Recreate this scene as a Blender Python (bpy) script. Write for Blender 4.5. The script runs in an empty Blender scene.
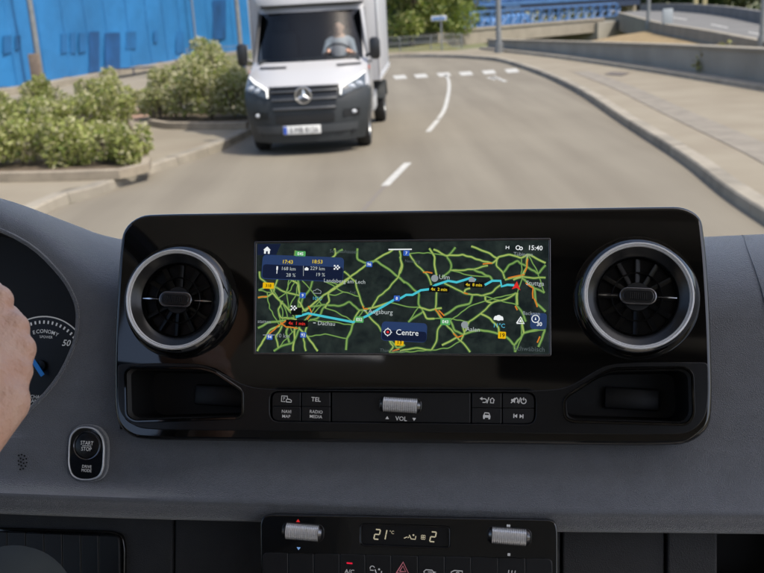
import bpy, bmesh, math, random
from mathutils import Vector, Matrix, Euler
random.seed(7)
R_ = math.radians
sc = bpy.context.scene
col = sc.collection

# ------------------------------------------------------------------ camera
F, CX, CY, CAMH = 940.0, 382.0, 286.5, 2.15
PITCH, ROLL = math.atan(0.292), math.radians(3.2)
_cp, _sp, _cr, _sr = math.cos(PITCH), math.sin(PITCH), math.cos(ROLL), math.sin(ROLL)
AXF = Vector((0, _cp, -_sp))
AXR, AXU = Vector((_cr, -_sr * _sp, -_sr * _cp)), Vector((_sr, _cr * _sp, _cr * _cp))      # the van leans a little in the bend
cam_d = bpy.data.cameras.new('camera')
cam = bpy.data.objects.new('camera', cam_d); col.objects.link(cam)
cam.matrix_world = Matrix(((AXR.x, AXU.x, -AXF.x, 0), (AXR.y, AXU.y, -AXF.y, 0), (AXR.z, AXU.z, -AXF.z, CAMH), (0, 0, 0, 1)))
cam_d.sensor_width = 36; cam_d.lens = 36 * F / 764
cam_d.clip_start = 0.02; cam_d.clip_end = 2000
cam_d.dof.use_dof = True; cam_d.dof.focus_distance = 0.775; cam_d.dof.aperture_fstop = 14
sc.camera = cam

# ------------------------------------------------------------------ sky, sun, exposure
SUN_EL, SUN_AZ = R_(57), R_(126)          # azimuth clockwise from +Y
w = bpy.data.worlds.new('World'); sc.world = w; w.use_nodes = True
nt = w.node_tree
sky = nt.nodes.new('ShaderNodeTexSky'); sky.sky_type = 'NISHITA'; sky.sun_disc = False
sky.sun_elevation = SUN_EL; sky.sun_rotation = SUN_AZ; sky.dust_density = 3.0; sky.air_density = .8; sky.ozone_density = .35
nt.links.new(sky.outputs[0], nt.nodes['Background'].inputs[0])
nt.nodes['Background'].inputs[1].default_value = 0.15
sl = bpy.data.lights.new('sun', 'SUN'); sl.energy = 2.5; sl.angle = R_(0.53); sl.color = (1, .93, .83)
so = bpy.data.objects.new('sun', sl); col.objects.link(so)
sd = Vector((math.sin(SUN_AZ) * math.cos(SUN_EL), math.cos(SUN_AZ) * math.cos(SUN_EL), math.sin(SUN_EL)))
so.rotation_euler = sd.to_track_quat('Z', 'Y').to_euler(); so.location = (20, -12, 40)
sc.view_settings.view_transform = 'Standard'; sc.view_settings.look = 'None'
EXPO = 0.78
sc.view_settings.exposure = EXPO; sc.view_settings.gamma = 1
sc.render.engine = 'CYCLES'; sc.cycles.use_denoising = True
sc.cycles.max_bounces = 8; sc.cycles.transparent_max_bounces = 12
sc.cycles.caustics_reflective = False; sc.cycles.caustics_refractive = False
sc.cycles.sample_clamp_indirect = 6

# ------------------------------------------------------------------ geometry of view and vehicle
CAM = Vector((0, 0, CAMH))
def lean(v): return AXR * v.x + AXF * (v.y * _cp - v.z * _sp) + AXU * (v.y * _sp + v.z * _cp)
def ray(px, py): return AXR * ((px - CX) / F) + AXU * ((CY - py) / F) + AXF
def gp(px, py, z=0.0):
    r = ray(px, py); t = (z - CAMH) / r.z
    return CAM + r * t
def dp(px, py, d): return CAM + ray(px, py) * d
TH, TILT = R_(8.5), R_(22.5)
ZZ = Vector((0, 0, 1)); UX = lean(Vector((math.cos(TH), -math.sin(TH), 0))); FW = lean(Vector((math.sin(TH), math.cos(TH), 0))); VZ = lean(ZZ)
VX = VZ * math.cos(TILT) + FW * math.sin(TILT); WX = VZ * math.sin(TILT) - FW * math.cos(TILT)
PO = dp(403, 298, 0.777)
PM = Matrix(((UX.x, VX.x, WX.x, PO.x), (UX.y, VX.y, WX.y, PO.y), (UX.z, VX.z, WX.z, PO.z), (0, 0, 0, 1)))
def Q(px, py, w=0.0):                       # point of the slanted dash plane (u, v, w) for a direction
    r = ray(px, py); o = PO + WX * w
    t = (o - CAM).dot(WX) / r.dot(WX)
    p = CAM + r * t - PO
    return Vector((p.dot(UX), p.dot(VX), w))
def VD(a, b, c): return UX * a + FW * b + VZ * c    # vehicle frame: directions and points
VO = CAM - VZ * CAMH
def V(a, b, c): return VO + VD(a, b, c)
VM = Matrix(((UX.x, FW.x, VZ.x, VO.x), (UX.y, FW.y, VZ.y, VO.y), (UX.z, FW.z, VZ.z, VO.z), (0, 0, 0, 1)))

# ------------------------------------------------------------------ materials
MATS = {}
def mat(name, c, rough=.5, metal=0., noise=None, bump=None, spec=.5, coat=0., emit=None, c2=None, vor=None, trans=0.):
    if name in MATS: return MATS[name]
    m = bpy.data.materials.new(name); m.use_nodes = True
    n = m.node_tree; b = n.nodes['Principled BSDF']
    b.inputs['Base Color'].default_value = (*c, 1); b.inputs['Roughness'].default_value = rough
    b.inputs['Metallic'].default_value = metal; b.inputs['Specular IOR Level'].default_value = spec
    b.inputs['Coat Weight'].default_value = coat; b.inputs['Coat Roughness'].default_value = .03
    tc = n.nodes.new('ShaderNodeTexCoord')
    if noise:
        tx = n.nodes.new('ShaderNodeTexNoise'); tx.inputs['Scale'].default_value = noise[0]; tx.inputs['Detail'].default_value = 6
        n.links.new(tc.outputs['Object'], tx.inputs['Vector'])
        rp = n.nodes.new('ShaderNodeMapRange'); rp.inputs[1].default_value = .3; rp.inputs[2].default_value = .7
        n.links.new(tx.outputs['Fac'], rp.inputs[0])
        mx = n.nodes.new('ShaderNodeMix'); mx.data_type = 'RGBA'
        a = noise[1]; d = c2 if c2 else tuple(x * (1 + a) for x in c)
        e = c if c2 else tuple(x * (1 - a) for x in c)
        mx.inputs[6].default_value = (*e, 1); mx.inputs[7].default_value = (*d, 1)
        n.links.new(rp.outputs[0], mx.inputs[0]); n.links.new(mx.outputs[2], b.inputs['Base Color'])
    if bump:
        if vor:
            t2 = n.nodes.new('ShaderNodeTexVoronoi'); t2.inputs['Scale'].default_value = bump[0]; out = t2.outputs['Distance']
        else:
            t2 = n.nodes.new('ShaderNodeTexNoise'); t2.inputs['Scale'].default_value = bump[0]; t2.inputs['Detail'].default_value = 5; out = t2.outputs['Fac']
        n.links.new(tc.outputs['Object'], t2.inputs['Vector'])
        bp = n.nodes.new('ShaderNodeBump'); bp.inputs['Strength'].default_value = bump[1]
        bp.inputs['Distance'].default_value = bump[2] if len(bump) > 2 else .002
        n.links.new(out, bp.inputs['Height']); n.links.new(bp.outputs[0], b.inputs['Normal'])
    if emit:
        b.inputs['Emission Color'].default_value = (*emit[0], 1); b.inputs['Emission Strength'].default_value = emit[1] / 2 ** EXPO
    MATS[name] = m
    return m
def srgb(r, g, b):
    f = lambda x: (x / 255 / 12.92) if x / 255 <= .04045 else ((x / 255 + .055) / 1.055) ** 2.4
    return (f(r), f(g), f(b))
def emis(name, rgb, k=1.0, noise=None):     # what a lit screen or lamp gives off
    c = srgb(*rgb)
    return mat(name, (.004, .004, .004), .3, emit=(c, k), spec=.2)

def glass_mat(name, tint, refl=.08, rough=.0):
    if name in MATS: return MATS[name]
    m = bpy.data.materials.new(name); m.use_nodes = True; n = m.node_tree
    n.nodes.remove(n.nodes['Principled BSDF'])
    o = n.nodes['Material Output']
    tr = n.nodes.new('ShaderNodeBsdfTransparent'); tr.inputs[0].default_value = (*tint, 1)
    gl = n.nodes.new('ShaderNodeBsdfGlossy'); gl.inputs['Roughness'].default_value = rough
    fr = n.nodes.new('ShaderNodeFresnel'); fr.inputs['IOR'].default_value = 1 + refl * 5
    ms = n.nodes.new('ShaderNodeMixShader')
    n.links.new(fr.outputs[0], ms.inputs[0]); n.links.new(tr.outputs[0], ms.inputs[1]); n.links.new(gl.outputs[0], ms.inputs[2])
    n.links.new(ms.outputs[0], o.inputs[0])
    MATS[name] = m
    return m

def clear_mat(name, tint):
    m = bpy.data.materials.new(name); m.use_nodes = True; n = m.node_tree; n.nodes.remove(n.nodes['Principled BSDF'])
    tr = n.nodes.new('ShaderNodeBsdfTransparent'); tr.inputs[0].default_value = (*tint, 1); n.links.new(tr.outputs[0], n.nodes['Material Output'].inputs[0]); return m

M_dash = mat('dash_grain_plastic', srgb(92, 96, 103), .40, noise=(60, .10), bump=(1500, .8, .0008), spec=.7, vor=True)
b_ = M_dash.node_tree.nodes['Principled BSDF']; b_.inputs['Sheen Weight'].default_value = 1.0; b_.inputs['Sheen Roughness'].default_value = .4
M_dash2 = mat('dash_lower_plastic', srgb(46, 47, 49), .6, noise=(80, .10), bump=(1050, .4, .0007), vor=True)
M_piano = mat('piano_black', (.0035, .0034, .0034), .05, spec=.5, coat=.7)
M_satin = mat('satin_black', srgb(21, 22, 24), .26, bump=(900, .05, .0003), noise=(40, .12))
M_matte = mat('matte_black', (.006, .006, .0065), .6)
M_key = mat('key_black', srgb(24, 25, 27), .42, noise=(120, .08))
M_gap = mat('gap_black', (.0015, .0015, .0015), .8)
M_chrome = mat('chrome', (.78, .79, .80), .16, 1.0)
M_roll = mat('roller_silver', (.92, .92, .92), .3, .5)
M_silver = mat('satin_silver', (.80, .80, .81), .33, .5)
M_darkchrome = mat('dark_chrome', (.18, .18, .19), .25, 1.0)
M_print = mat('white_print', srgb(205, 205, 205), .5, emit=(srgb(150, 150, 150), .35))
M_skin = mat('skin', srgb(240, 196, 170), .45, noise=(70, .12), bump=(300, .75, .0022), c2=srgb(232, 178, 150))
M_conc = mat('concrete', (0.265, 0.234, 0.183), .85, noise=(1.3, .14), bump=(30, .3, .004))
M_kerb = mat('kerb_concrete', (0.281, 0.250, 0.199), .85, noise=(3, .16), bump=(40, .3, .004))
M_white = mat('white_paint', (.72, .72, .72), .6, noise=(9, .12))
M_steel = mat('galvanised_steel', (0.257, 0.265, 0.265), .5, .6, noise=(5, .12))

# ------------------------------------------------------------------ mesh builder
class MB:
    def __init__(s): s.bm = bmesh.new()
    def box(s, c, d, bev=0., seg=2, m=None):
        t = bmesh.new(); bmesh.ops.create_cube(t, size=1)
        bmesh.ops.scale(t, vec=d, verts=t.verts)
        if bev: bmesh.ops.bevel(t, geom=t.edges[:], offset=min(bev, min(d) * .49), segments=seg, profile=.5, affect='EDGES')
        if m: bmesh.ops.transform(t, matrix=m, verts=t.verts)
        bmesh.ops.translate(t, vec=c, verts=t.verts)
        return s.join(t)
    def join(s, t):
        me = bpy.data.meshes.new('t'); t.to_mesh(me); t.free(); s.bm.from_mesh(me); bpy.data.meshes.remove(me); return s
    def faces(s, vs, fs):
        bv = [s.bm.verts.new(v) for v in vs]
        for f in fs:
            try: s.bm.faces.new([bv[i] for i in f])
            except ValueError: pass
        return s
    def grid(s, rows, close=False, keep=None):
        n, k = len(rows), len(rows[0]); fs = []
        for i in range(n - 1):
            for j in range(k if close else k - 1):
                if keep and not keep(i, j): continue
                j2 = (j + 1) % k
                fs.append((i * k + j, i * k + j2, (i + 1) * k + j2, (i + 1) * k + j))
        return s.faces([p for r in rows for p in r], fs)
    def prism(s, poly, z0, z1):
        n = len(poly); vs = [(p[0], p[1], z0) for p in poly] + [(p[0], p[1], z1) for p in poly]
        fs = [tuple(range(n, 2 * n)), tuple(range(n - 1, -1, -1))] + [(i, (i + 1) % n, n + (i + 1) % n, n + i) for i in range(n)]
        return s.faces(vs, fs)
    def tube(s, pts, rad, n=8, cap=True):
        pts = [Vector(p) for p in pts]; rows = []
        rr = rad if isinstance(rad, (list, tuple)) else [rad] * len(pts)
        up = None
        for i, p in enumerate(pts):
            d = (pts[min(i + 1, len(pts) - 1)] - pts[max(i - 1, 0)]).normalized()
            if up is None: up = Vector((0, 0, 1)) if abs(d.z) < .9 else Vector((1, 0, 0))
            a = d.cross(up).normalized(); b = a.cross(d).normalized(); up = b
            rows.append([p + (a * math.cos(k * 2 * math.pi / n) + b * math.sin(k * 2 * math.pi / n)) * rr[i] for k in range(n)])
        s.grid(rows, close=True)
        if cap:
            s.faces(rows[0], [tuple(range(n))]); s.faces(rows[-1], [tuple(range(n - 1, -1, -1))])
        return s
    def lathe(s, prof, c=(0, 0, 0), n=48, axis='z', squash=1.):
        rows = []
        for r, z in prof:
            row = []
            for k in range(n):
                a = 2 * math.pi * k / n; x, y = r * math.cos(a), r * math.sin(a) * squash
                p = {'z': (x, y, z), 'x': (z, x, y), 'y': (y, z, x)}[axis]
                row.append((p[0] + c[0], p[1] + c[1], p[2] + c[2]))
            rows.append(row)
        return s.grid(rows, close=True)
    def ball(s, c, r, n=10, sx=1, sy=1, sz=1):
        t = bmesh.new(); bmesh.ops.create_uvsphere(t, u_segments=n * 2, v_segments=n, radius=r)
        bmesh.ops.scale(t, vec=(sx, sy, sz), verts=t.verts); bmesh.ops.translate(t, vec=c, verts=t.verts)
        return s.join(t)
    def plate(s, outer, holes=(), z0=0., z1=.003, bev=.0006, res=2):
        cu = bpy.data.curves.new('c', 'CURVE'); cu.dimensions = '2D'; cu.fill_mode = 'BOTH'
        for lp in [outer] + list(holes):
            sp = cu.splines.new('POLY'); sp.points.add(len(lp) - 1); sp.use_cyclic_u = True
            for q, p in zip(sp.points, lp): q.co = (p[0], p[1], 0, 1)
        h = (z1 - z0) / 2
        cu.extrude = max(h - bev, 1e-5); cu.bevel_depth = bev; cu.bevel_resolution = res; cu.offset = -bev
        ob = bpy.data.objects.new('c', cu); me = ob.to_mesh()
        me2 = me.copy(); ob.to_mesh_clear()
        me2.transform(Matrix.Translation((0, 0, (z0 + z1) / 2))); s.bm.from_mesh(me2)
        bpy.data.meshes.remove(me2); bpy.data.objects.remove(ob); bpy.data.curves.remove(cu)
        return s
    def text(s, tx, c, h, align='CENTER', m=None, sx=1., bold=0., shear=0.):
        cu = bpy.data.curves.new('t', 'FONT'); cu.body = tx; cu.size = h / .7; cu.align_x = align; cu.resolution_u = 2
        cu.offset = bold * h; cu.shear = shear
        ob = bpy.data.objects.new('t', cu); me = ob.to_mesh(); me2 = me.copy(); ob.to_mesh_clear()
        me2.transform(Matrix.Diagonal((sx, 1, 1, 1)))
        me2.transform(Matrix.Translation((0, -h / 2, 0)))
        if m: me2.transform(m)
        me2.transform(Matrix.Translation(c)); s.bm.from_mesh(me2)
        bpy.data.meshes.remove(me2); bpy.data.objects.remove(ob); bpy.data.curves.remove(cu)
        return s
    def ribbon(s, pts, wd, z):
        pts = [Vector((p[0], p[1], 0)) for p in pts]; L = []
        for i, p in enumerate(pts):
            d = (pts[min(i + 1, len(pts) - 1)] - pts[max(i - 1, 0)]).normalized(); nn = Vector((-d.y, d.x, 0)) * wd / 2
            L.append([(p.x + nn.x, p.y + nn.y, z), (p.x - nn.x, p.y - nn.y, z)])
        return s.grid(L)

class Split:                          # alike pieces, each a part of its own
    def __init__(s, name, m, parent): s.a = (name, m, parent); s.l = []
    def next(s, name=None): g = MB(); s.l.append((g, name)); return g
    def done(s):
        for g, n in s.l: mk(n or s.a[0], g, s.a[1], s.a[2])
def one(g): return g.next() if isinstance(g, Split) else g

def rrect(x0, y0, x1, y1, r, n=5, rs=None):
    rs = rs or (r, r, r, r); o = []
    for (cx, cy, a0, q) in ((x1 - rs[0], y1 - rs[0], 0, rs[0]), (x0 + rs[1], y1 - rs[1], 90, rs[1]), (x0 + rs[2], y0 + rs[2], 180, rs[2]), (x1 - rs[3], y0 + rs[3], 270, rs[3])):
        if q <= 1e-6: o.append((cx, cy)); continue
        for k in range(n + 1):
            a = R_(a0 + 90 * k / n); o.append((cx + q * math.cos(a), cy + q * math.sin(a)))
    return o
def roundpoly(pts, r, n=5):
    o = []; N = len(pts)
    for i in range(N):
        p = Vector(pts[i][:2]); a = Vector(pts[i - 1][:2]); b = Vector(pts[(i + 1) % N][:2]); q = r[i] if isinstance(r, (list, tuple)) else r
        da, db = (a - p), (b - p); la, lb = da.length, db.length; da.normalize(); db.normalize()
        q = min(q, la * .49, lb * .49); A, B = p + da * q, p + db * q
        for k in range(n + 1):
            t = k / n; v = A * (1 - t) ** 2 + p * 2 * t * (1 - t) + B * t * t; o.append((v.x, v.y))
    return o
def interp(tab, x):
    if x <= tab[0][0]: return tab[0][1]
    for (a, b), (c, d) in zip(tab, tab[1:]):
        if x <= c: return b + (d - b) * (x - a) / (c - a)
    return tab[-1][1]
def smooth_line(pts, n=6):
    pts = [Vector(p) for p in pts]; o = []
    for i in range(len(pts) - 1):
        p0, p1, p2, p3 = pts[max(i - 1, 0)], pts[i], pts[i + 1], pts[min(i + 2, len(pts) - 1)]
        for k in range(n):
            t = k / n
            o.append(.5 * ((2 * p1) + (p2 - p0) * t + (2 * p0 - 5 * p1 + 4 * p2 - p3) * t * t + (3 * p1 - p0 - 3 * p2 + p3) * t ** 3))
    o.append(pts[-1]); return o

# ------------------------------------------------------------------ objects
ORG = {}
def tag(o, label=None, cat=None, group=None, kind=None):
    if label: o['label'] = label
    if cat: o['category'] = cat
    if group: o['group'] = group
    if kind: o['kind'] = kind
    return o
def thing(name, label, cat, org=(0, 0, 0), frame=None, group=None):
    o = bpy.data.objects.new(name, None); col.objects.link(o); o.empty_display_size = .05
    o.matrix_world = (frame or Matrix.Identity(4)) @ Matrix.Translation(org)
    ORG[o] = Vector(org)
    return tag(o, label, cat, group)
def mk(name, mb, m, parent=None, ang=35, label=None, kind=None, org=None):
    bm = mb.bm
    o_ = ORG[parent] if parent is not None else Vector(org or (0, 0, 0))
    bmesh.ops.translate(bm, vec=-o_, verts=bm.verts)
    bmesh.ops.recalc_face_normals(bm, faces=bm.faces)
    me = bpy.data.meshes.new(name); bm.to_mesh(me); bm.free()
    for x in (m if isinstance(m, (list, tuple)) else [m]): me.materials.append(x)
    me.shade_smooth(); me.set_sharp_from_angle(angle=R_(ang))
    o = bpy.data.objects.new(name, me); col.objects.link(o)
    if parent is not None: o.parent = parent
    else: o.location = o_
    ORG[o] = o_
    if label: o['label'] = label
    if kind: o['kind'] = kind
    return o
def single(name, mb, m, label, cat, org=(0, 0, 0), group=None, ang=35):
    return tag(mk(name, mb, m, None, ang, org=org), label, cat, group)
def struct(name, mb, m, ang=35, kind='structure'):
    return mk(name, mb, m, None, ang, kind=kind)
def pcopy(o, parent, loc):
    c = o.copy(); col.objects.link(c); c.parent = parent; c.location = loc; ORG[c] = Vector((0, 0, 0)); return c
def copy_tree(o, parent=None):
    c = o.copy(); col.objects.link(c); ORG[c] = ORG.get(o, Vector((0, 0, 0)))
    if parent is not None: c.parent = parent
    for ch in list(o.children): copy_tree(ch, c)
    return c

# ================================================================== SETTING: ground, road, pavements
rk = [(3.0, -40), (3.1, -10), (3.3, 0), (3.5, 5)] + [tuple(gp(*p)[:2]) for p in ((742, 210), (682, 163), (621, 123), (581, 95.5), (551, 80), (530, 71.5), (520, 68), (500, 62), (480, 59.3), (450, 57.7), (420, 57.2), (397, 57.2))] + [(-3, 46.9), (-12, 48.5), (-26, 50.5), (-60, 54)]
lk = [(-5.0, -40), (-4.8, -10), (-4.4, 4)] + [tuple(gp(*p)[:2]) for p in ((45, 214), (105, 193.5), (150, 174), (215, 152.5), (246, 138))] + [(-2.1, 20.5), (-1.75, 24), (-1.55, 28), (-1.9, 31.5), (-3.4, 35), (-7, 38), (-14, 40), (-26, 42), (-60, 46)]
RK = smooth_line([(*p, 0) for p in rk], 5); LK = smooth_line([(*p, 0) for p in lk], 5)
def resample(pts, n):
    L = [0]
    for a, b in zip(pts, pts[1:]): L.append(L[-1] + (b - a).length)
    o = []
    for i in range(n):
        t = L[-1] * i / (n - 1); k = 0
        while k < len(L) - 2 and L[k + 1] < t: k += 1
        f = (t - L[k]) / max(L[k + 1] - L[k], 1e-9); o.append(pts[k].lerp(pts[k + 1], min(f, 1)))
    return o
RKs, LKs = resample(RK, 110), resample(LK, 110)

m = mat('asphalt', (.30, .27, .22), .9)
nt = m.node_tree; b = nt.nodes['Principled BSDF']
tc = nt.nodes.new('ShaderNodeTexCoord'); mp = nt.nodes.new('ShaderNodeMapping'); mp.inputs['Scale'].default_value = (1.0, .07, 1)
nz = nt.nodes.new('ShaderNodeTexNoise'); nz.inputs['Scale'].default_value = 1.6; nz.inputs['Detail'].default_value = 4
nz2 = nt.nodes.new('ShaderNodeTexNoise'); nz2.inputs['Scale'].default_value = 90; nz2.inputs['Detail'].default_value = 3
nz3 = nt.nodes.new('ShaderNodeTexNoise'); nz3.inputs['Scale'].default_value = .35; nz3.inputs['Detail'].default_value = 5
nt.links.new(tc.outputs['Object'], mp.inputs[0]); nt.links.new(mp.outputs[0], nz.inputs[0]); nt.links.new(tc.outputs['Object'], nz2.inputs[0]); nt.links.new(tc.outputs['Object'], nz3.inputs[0])
ad = nt.nodes.new('ShaderNodeMath'); ad.operation = 'ADD'; nt.links.new(nz.outputs[0], ad.inputs[0])
a2 = nt.nodes.new('ShaderNodeMath'); a2.operation = 'MULTIPLY'; a2.inputs[1].default_value = .45; nt.links.new(nz2.outputs[0], a2.inputs[0]); nt.links.new(a2.outputs[0], ad.inputs[1])
a3 = nt.nodes.new('ShaderNodeMath'); a3.operation = 'ADD'; nt.links.new(ad.outputs[0], a3.inputs[0])
a4 = nt.nodes.new('ShaderNodeMath'); a4.operation = 'MULTIPLY'; a4.inputs[1].default_value = .5; nt.links.new(nz3.outputs[0], a4.inputs[0]); nt.links.new(a4.outputs[0], a3.inputs[1])
cr = nt.nodes.new('ShaderNodeMapRange'); cr.inputs[1].default_value = .72; cr.inputs[2].default_value = 1.25; nt.links.new(a3.outputs[0], cr.inputs[0])
mx = nt.nodes.new('ShaderNodeMix'); mx.data_type = 'RGBA'; mx.inputs[6].default_value = (.152, .131, .098, 1); mx.inputs[7].default_value = (.212, .188, .144, 1)
nt.links.new(cr.outputs[0], mx.inputs[0]); nt.links.new(mx.outputs[2], b.inputs['Base Color'])
M_road = m
M_pave = mat('paving_concrete', (0.211, 0.178, 0.129), .9, noise=(.9, .13), bump=(60, .25, .003), c2=(0.254, 0.222, 0.165))
M_gr = mat('far_ground', (0.156, 0.148, 0.094), .95, noise=(.15, .3), c2=(0.117, 0.133, 0.047))

def ground_z(x, y):                        # level, falling away to the underpass beyond the wall
    a = min(1, max(0, (x - 6.2 - (y - 50) * .10) / 2.5)) * min(1, max(0, (y - 49.5) / 4)) * min(1, max(0, (240 - y) / 60)) * min(1, max(0, (90 - x) / 30))
    return -.02 - 2.6 * a * a * (3 - 2 * a)
g = MB(); xs_ = [-700, -300, -150, -80, -40, -20, -8, 0] + [2 + k for k in range(0, 40)] + [45, 55, 60, 70, 80, 90, 120, 200, 400, 700]
ys_ = [-700, -300, -100, -40, 0, 20, 40] + [48 + k for k in range(0, 24)] + list(range(74, 130, 4)) + [140, 160, 180, 200, 240, 300, 450, 700]
g.grid([[(x, y, ground_z(x, y)) for x in xs_] for y in ys_])
struct('ground', g, M_gr)
g = MB(); g.grid([[a.lerp(c, t / 6) for t in range(7)] for a, c in zip(LKs, RKs)])
struct('road', g, M_road)

def kerb(pts, side, name, top=.13, wd=.22):
    # far and hidden runs as one strip, the visible run as separate stones
    def sect(p, d, e=0.):
        n_ = Vector((d.y, -d.x, 0)) * side
        return [p + ZZ * -.015, p + n_ * .015 + ZZ * (top - .02 + e), p + n_ * .035 + ZZ * (top + e), p + n_ * wd + ZZ * (top + e), p + n_ * wd + ZZ * -.015]
    L = [0.]
    for a, c in zip(pts, pts[1:]): L.append(L[-1] + (c - a).length)
    def at(t):
        k = 0
        while k < len(L) - 2 and L[k + 1] < t: k += 1
        d = (pts[k + 1] - pts[k]); return pts[k] + d * ((t - L[k]) / max(d.length, 1e-9)), d.normalized()
    vis = [l for l, p in zip(L, pts) if 4 < p.y < 40 and p.x > -6]; t0, t1 = min(vis), max(vis); root = None
    g = MB(); rows = []
    for t in [t0 * k / 12 for k in range(13)]: p, d = at(t); rows.append(sect(p, d))
    g.grid(rows); rows = []
    for t in [t1 + (L[-1] - t1) * k / 24 for k in range(25)]: p, d = at(t); rows.append(sect(p, d))
    g.grid(rows); root = struct(name, g, M_kerb); rk_ = random.Random(8); n = int((t1 - t0) / 1.0)
    for i in range(n):
        a_, c_ = t0 + (t1 - t0) * i / n + .006, t0 + (t1 - t0) * (i + 1) / n - .006; e = rk_.uniform(-.006, .006); rows = []
        for k in range(3): p, d = at(a_ + (c_ - a_) * k / 2); rows.append(sect(p, d, e))
        g = MB(); g.grid(rows, close=True); g.faces(rows[0], [tuple(range(5))]); g.faces(rows[-1], [tuple(range(5))]); mk('kerb_stone', g, M_kerb if rk_.random() < .7 else M_kerb2, root)
    return root
M_kerb2 = mat('kerb_concrete_worn', (.235, .21, .168), .9, noise=(3, .18), bump=(40, .3, .004))
kerb(RK, 1, 'kerb'); kerb(LK, -1, 'kerb')

wall_px = [(488, 51.5, 39), (500, 53, 39.5), (560, 60, 41), (640, 72, 43.3), (700, 82, 45.8), (764, 93, 49), (850, 109, 53), (960, 133, 61)]
WB = [gp(x, y) for x, y, _ in wall_px]
def over(base, px, py):                     # height above the ground of what is seen at (px, py) straight above a ground point
    r = ray(px, py); return CAMH + r.z * base.xy.length / r.xy.length
WH = [over(p, x, t) for p, (x, y, t) in zip(WB, wall_px)]
WB2 = WB + [Vector((9.0, 4, 0)), Vector((9.2, -40, 0))]
wl = smooth_line(WB2, 6)
# right pavement from kerb back to the wall, then around the far corner
ro = []
for i, p in enumerate(RK):
    d = (RK[min(i + 1, len(RK) - 1)] - RK[max(i - 1, 0)]).normalized(); ro.append(p + Vector((d.y, -d.x, 0)) * .21)
edge = [Vector((9.3, -40, 0)), Vector((9.1, 4, 0))] + [p + Vector((.05, 0, 0)) for p in reversed(WB)] + [Vector((5.5, 48.6, 0)), Vector((4.5, 47.4, 0)), Vector((1.5, 49.6, 0)), Vector((-6, 51, 0)), Vector((-24, 53.5, 0)), Vector((-60, 58, 0))]
ring_ = [p + ZZ * .125 for p in ro] + [p + ZZ * .125 for p in reversed(edge)]
from mathutils.geometry import tessellate_polygon
g = MB(); g.faces(ring_, [tuple(t) for t in tessellate_polygon([ring_])]); struct('pavement', g, M_pave)
# left pavement, a broad apron to the hoarding
g = MB(); rows = []
for i, p in enumerate(LK):
    d = (LK[min(i + 1, len(LK) - 1)] - LK[max(i - 1, 0)]).normalized(); q = p + Vector((-d.y, d.x, 0)) * .21
    far = Vector((-26, p.y, 0)) if p.y < 35 else Vector((-26 - (35 - p.x) * .2, 35 + (p.y - 35) * .2, 0))
    rows.append([q.lerp(far, t) + ZZ * .125 for t in (0, .05, .15, .4, 1)])
g.grid(rows); struct('pavement', g, M_pave)
# darker strip along the right kerb and a gutter edge at the wall foot
g = MB(); rows = []
for i, p in enumerate(RK):
    if 2 < p.y < 29:
        d = (RK[min(i + 1, len(RK) - 1)] - RK[max(i - 1, 0)]).normalized(); n_ = Vector((d.y, -d.x, 0))
        rows.append([p + n_ * .75 + ZZ * .133, p + n_ * 1.25 + ZZ * .134])
g.grid(rows); struct('paving_strip', g, mat('paving_strip_grey', (0.211, 0.187, 0.152), .9, noise=(3, .15)))
g = MB(); rows = []
for i, p in enumerate(wl):
    if p.y > 5:
        d = (wl[min(i + 1, len(wl) - 1)] - wl[max(i - 1, 0)]).normalized(); n_ = Vector((d.y, -d.x, 0)); n_ = n_ if n_.x < 0 else -n_
        rows.append([p + n_ * .02 + ZZ * .12, p + n_ * .02 + ZZ * .24, p + n_ * .42 + ZZ * .22, p + n_ * .44 + ZZ * .12])
g.grid(rows); struct('gutter_edge', g, M_kerb)

# road paint
M_mark = mat('road_marking', (0.437, 0.429, 0.398), .7, noise=(9, .25))
def mark(pts, name='lane_marking', wd=None):
    g = MB()
    if wd: g.ribbon(pts, wd, .005)
    else: g.faces([(p.x, p.y, .005) for p in pts], [tuple(range(len(pts)))])
    return struct(name, g, M_mark)
mark([gp(385, 186), gp(397, 174), gp(408, 163)], wd=.11)
mark(smooth_line([gp(*p) for p in ((428, 132), (433, 126), (438, 120))], 4), wd=.10)
mark(smooth_line([gp(*p) for p in ((438.5, 119), (445, 108), (449, 90), (448.5, 80), (445.5, 75))], 4), wd=.09)
mark([gp(352, 225), gp(340, 236), gp(318, 262)], wd=.13)
M_seam = mat('road_seam', (.17, .15, .13), .9)
g = MB(); g.ribbon([gp(*p) for p in ((385, 186), (376, 196), (362, 212), (352, 224))], .05, .004); struct('road_seam', g, M_seam)
for x, y in ((400, 77.2), (421, 76), (444, 74.6), (466, 73.6), (489, 72.2), (512, 70.8)):
    mark([gp(x - 7.5, y - 1.3), gp(x + 4.5, y - 2.2), gp(x + 7.5, y + 1.3), gp(x - 4.5, y + 2.2)], 'crossing_stripe')
g = MB(); a_ = gp(504, 80.5); b_ = gp(497, 78.2); c_ = gp(489, 77.6)
for poly in ([(508, 81.5), (504, 81.9), (496, 78.8), (499, 78.2)], [(501, 79), (500, 77.6), (491, 77.2), (490, 78.3)], [(486, 77.9), (497, 75.8), (495, 80.2)]):
    g.faces([(*gp(*p)[:2], .006) for p in poly], [(0, 1, 2, 3)[:len(poly)]])
struct('turn_arrow_marking', g, M_mark)
g = MB(); g.faces([(*gp(*p, .13)[:2], .141) for p in ((604, 74.5), (622, 75.8), (630, 73.2), (611, 72.2))], [(0, 1, 2, 3)])
struct('drain_cover', g, mat('iron_cover', (.12, .10, .085), .7, noise=(8, .2)))

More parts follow.
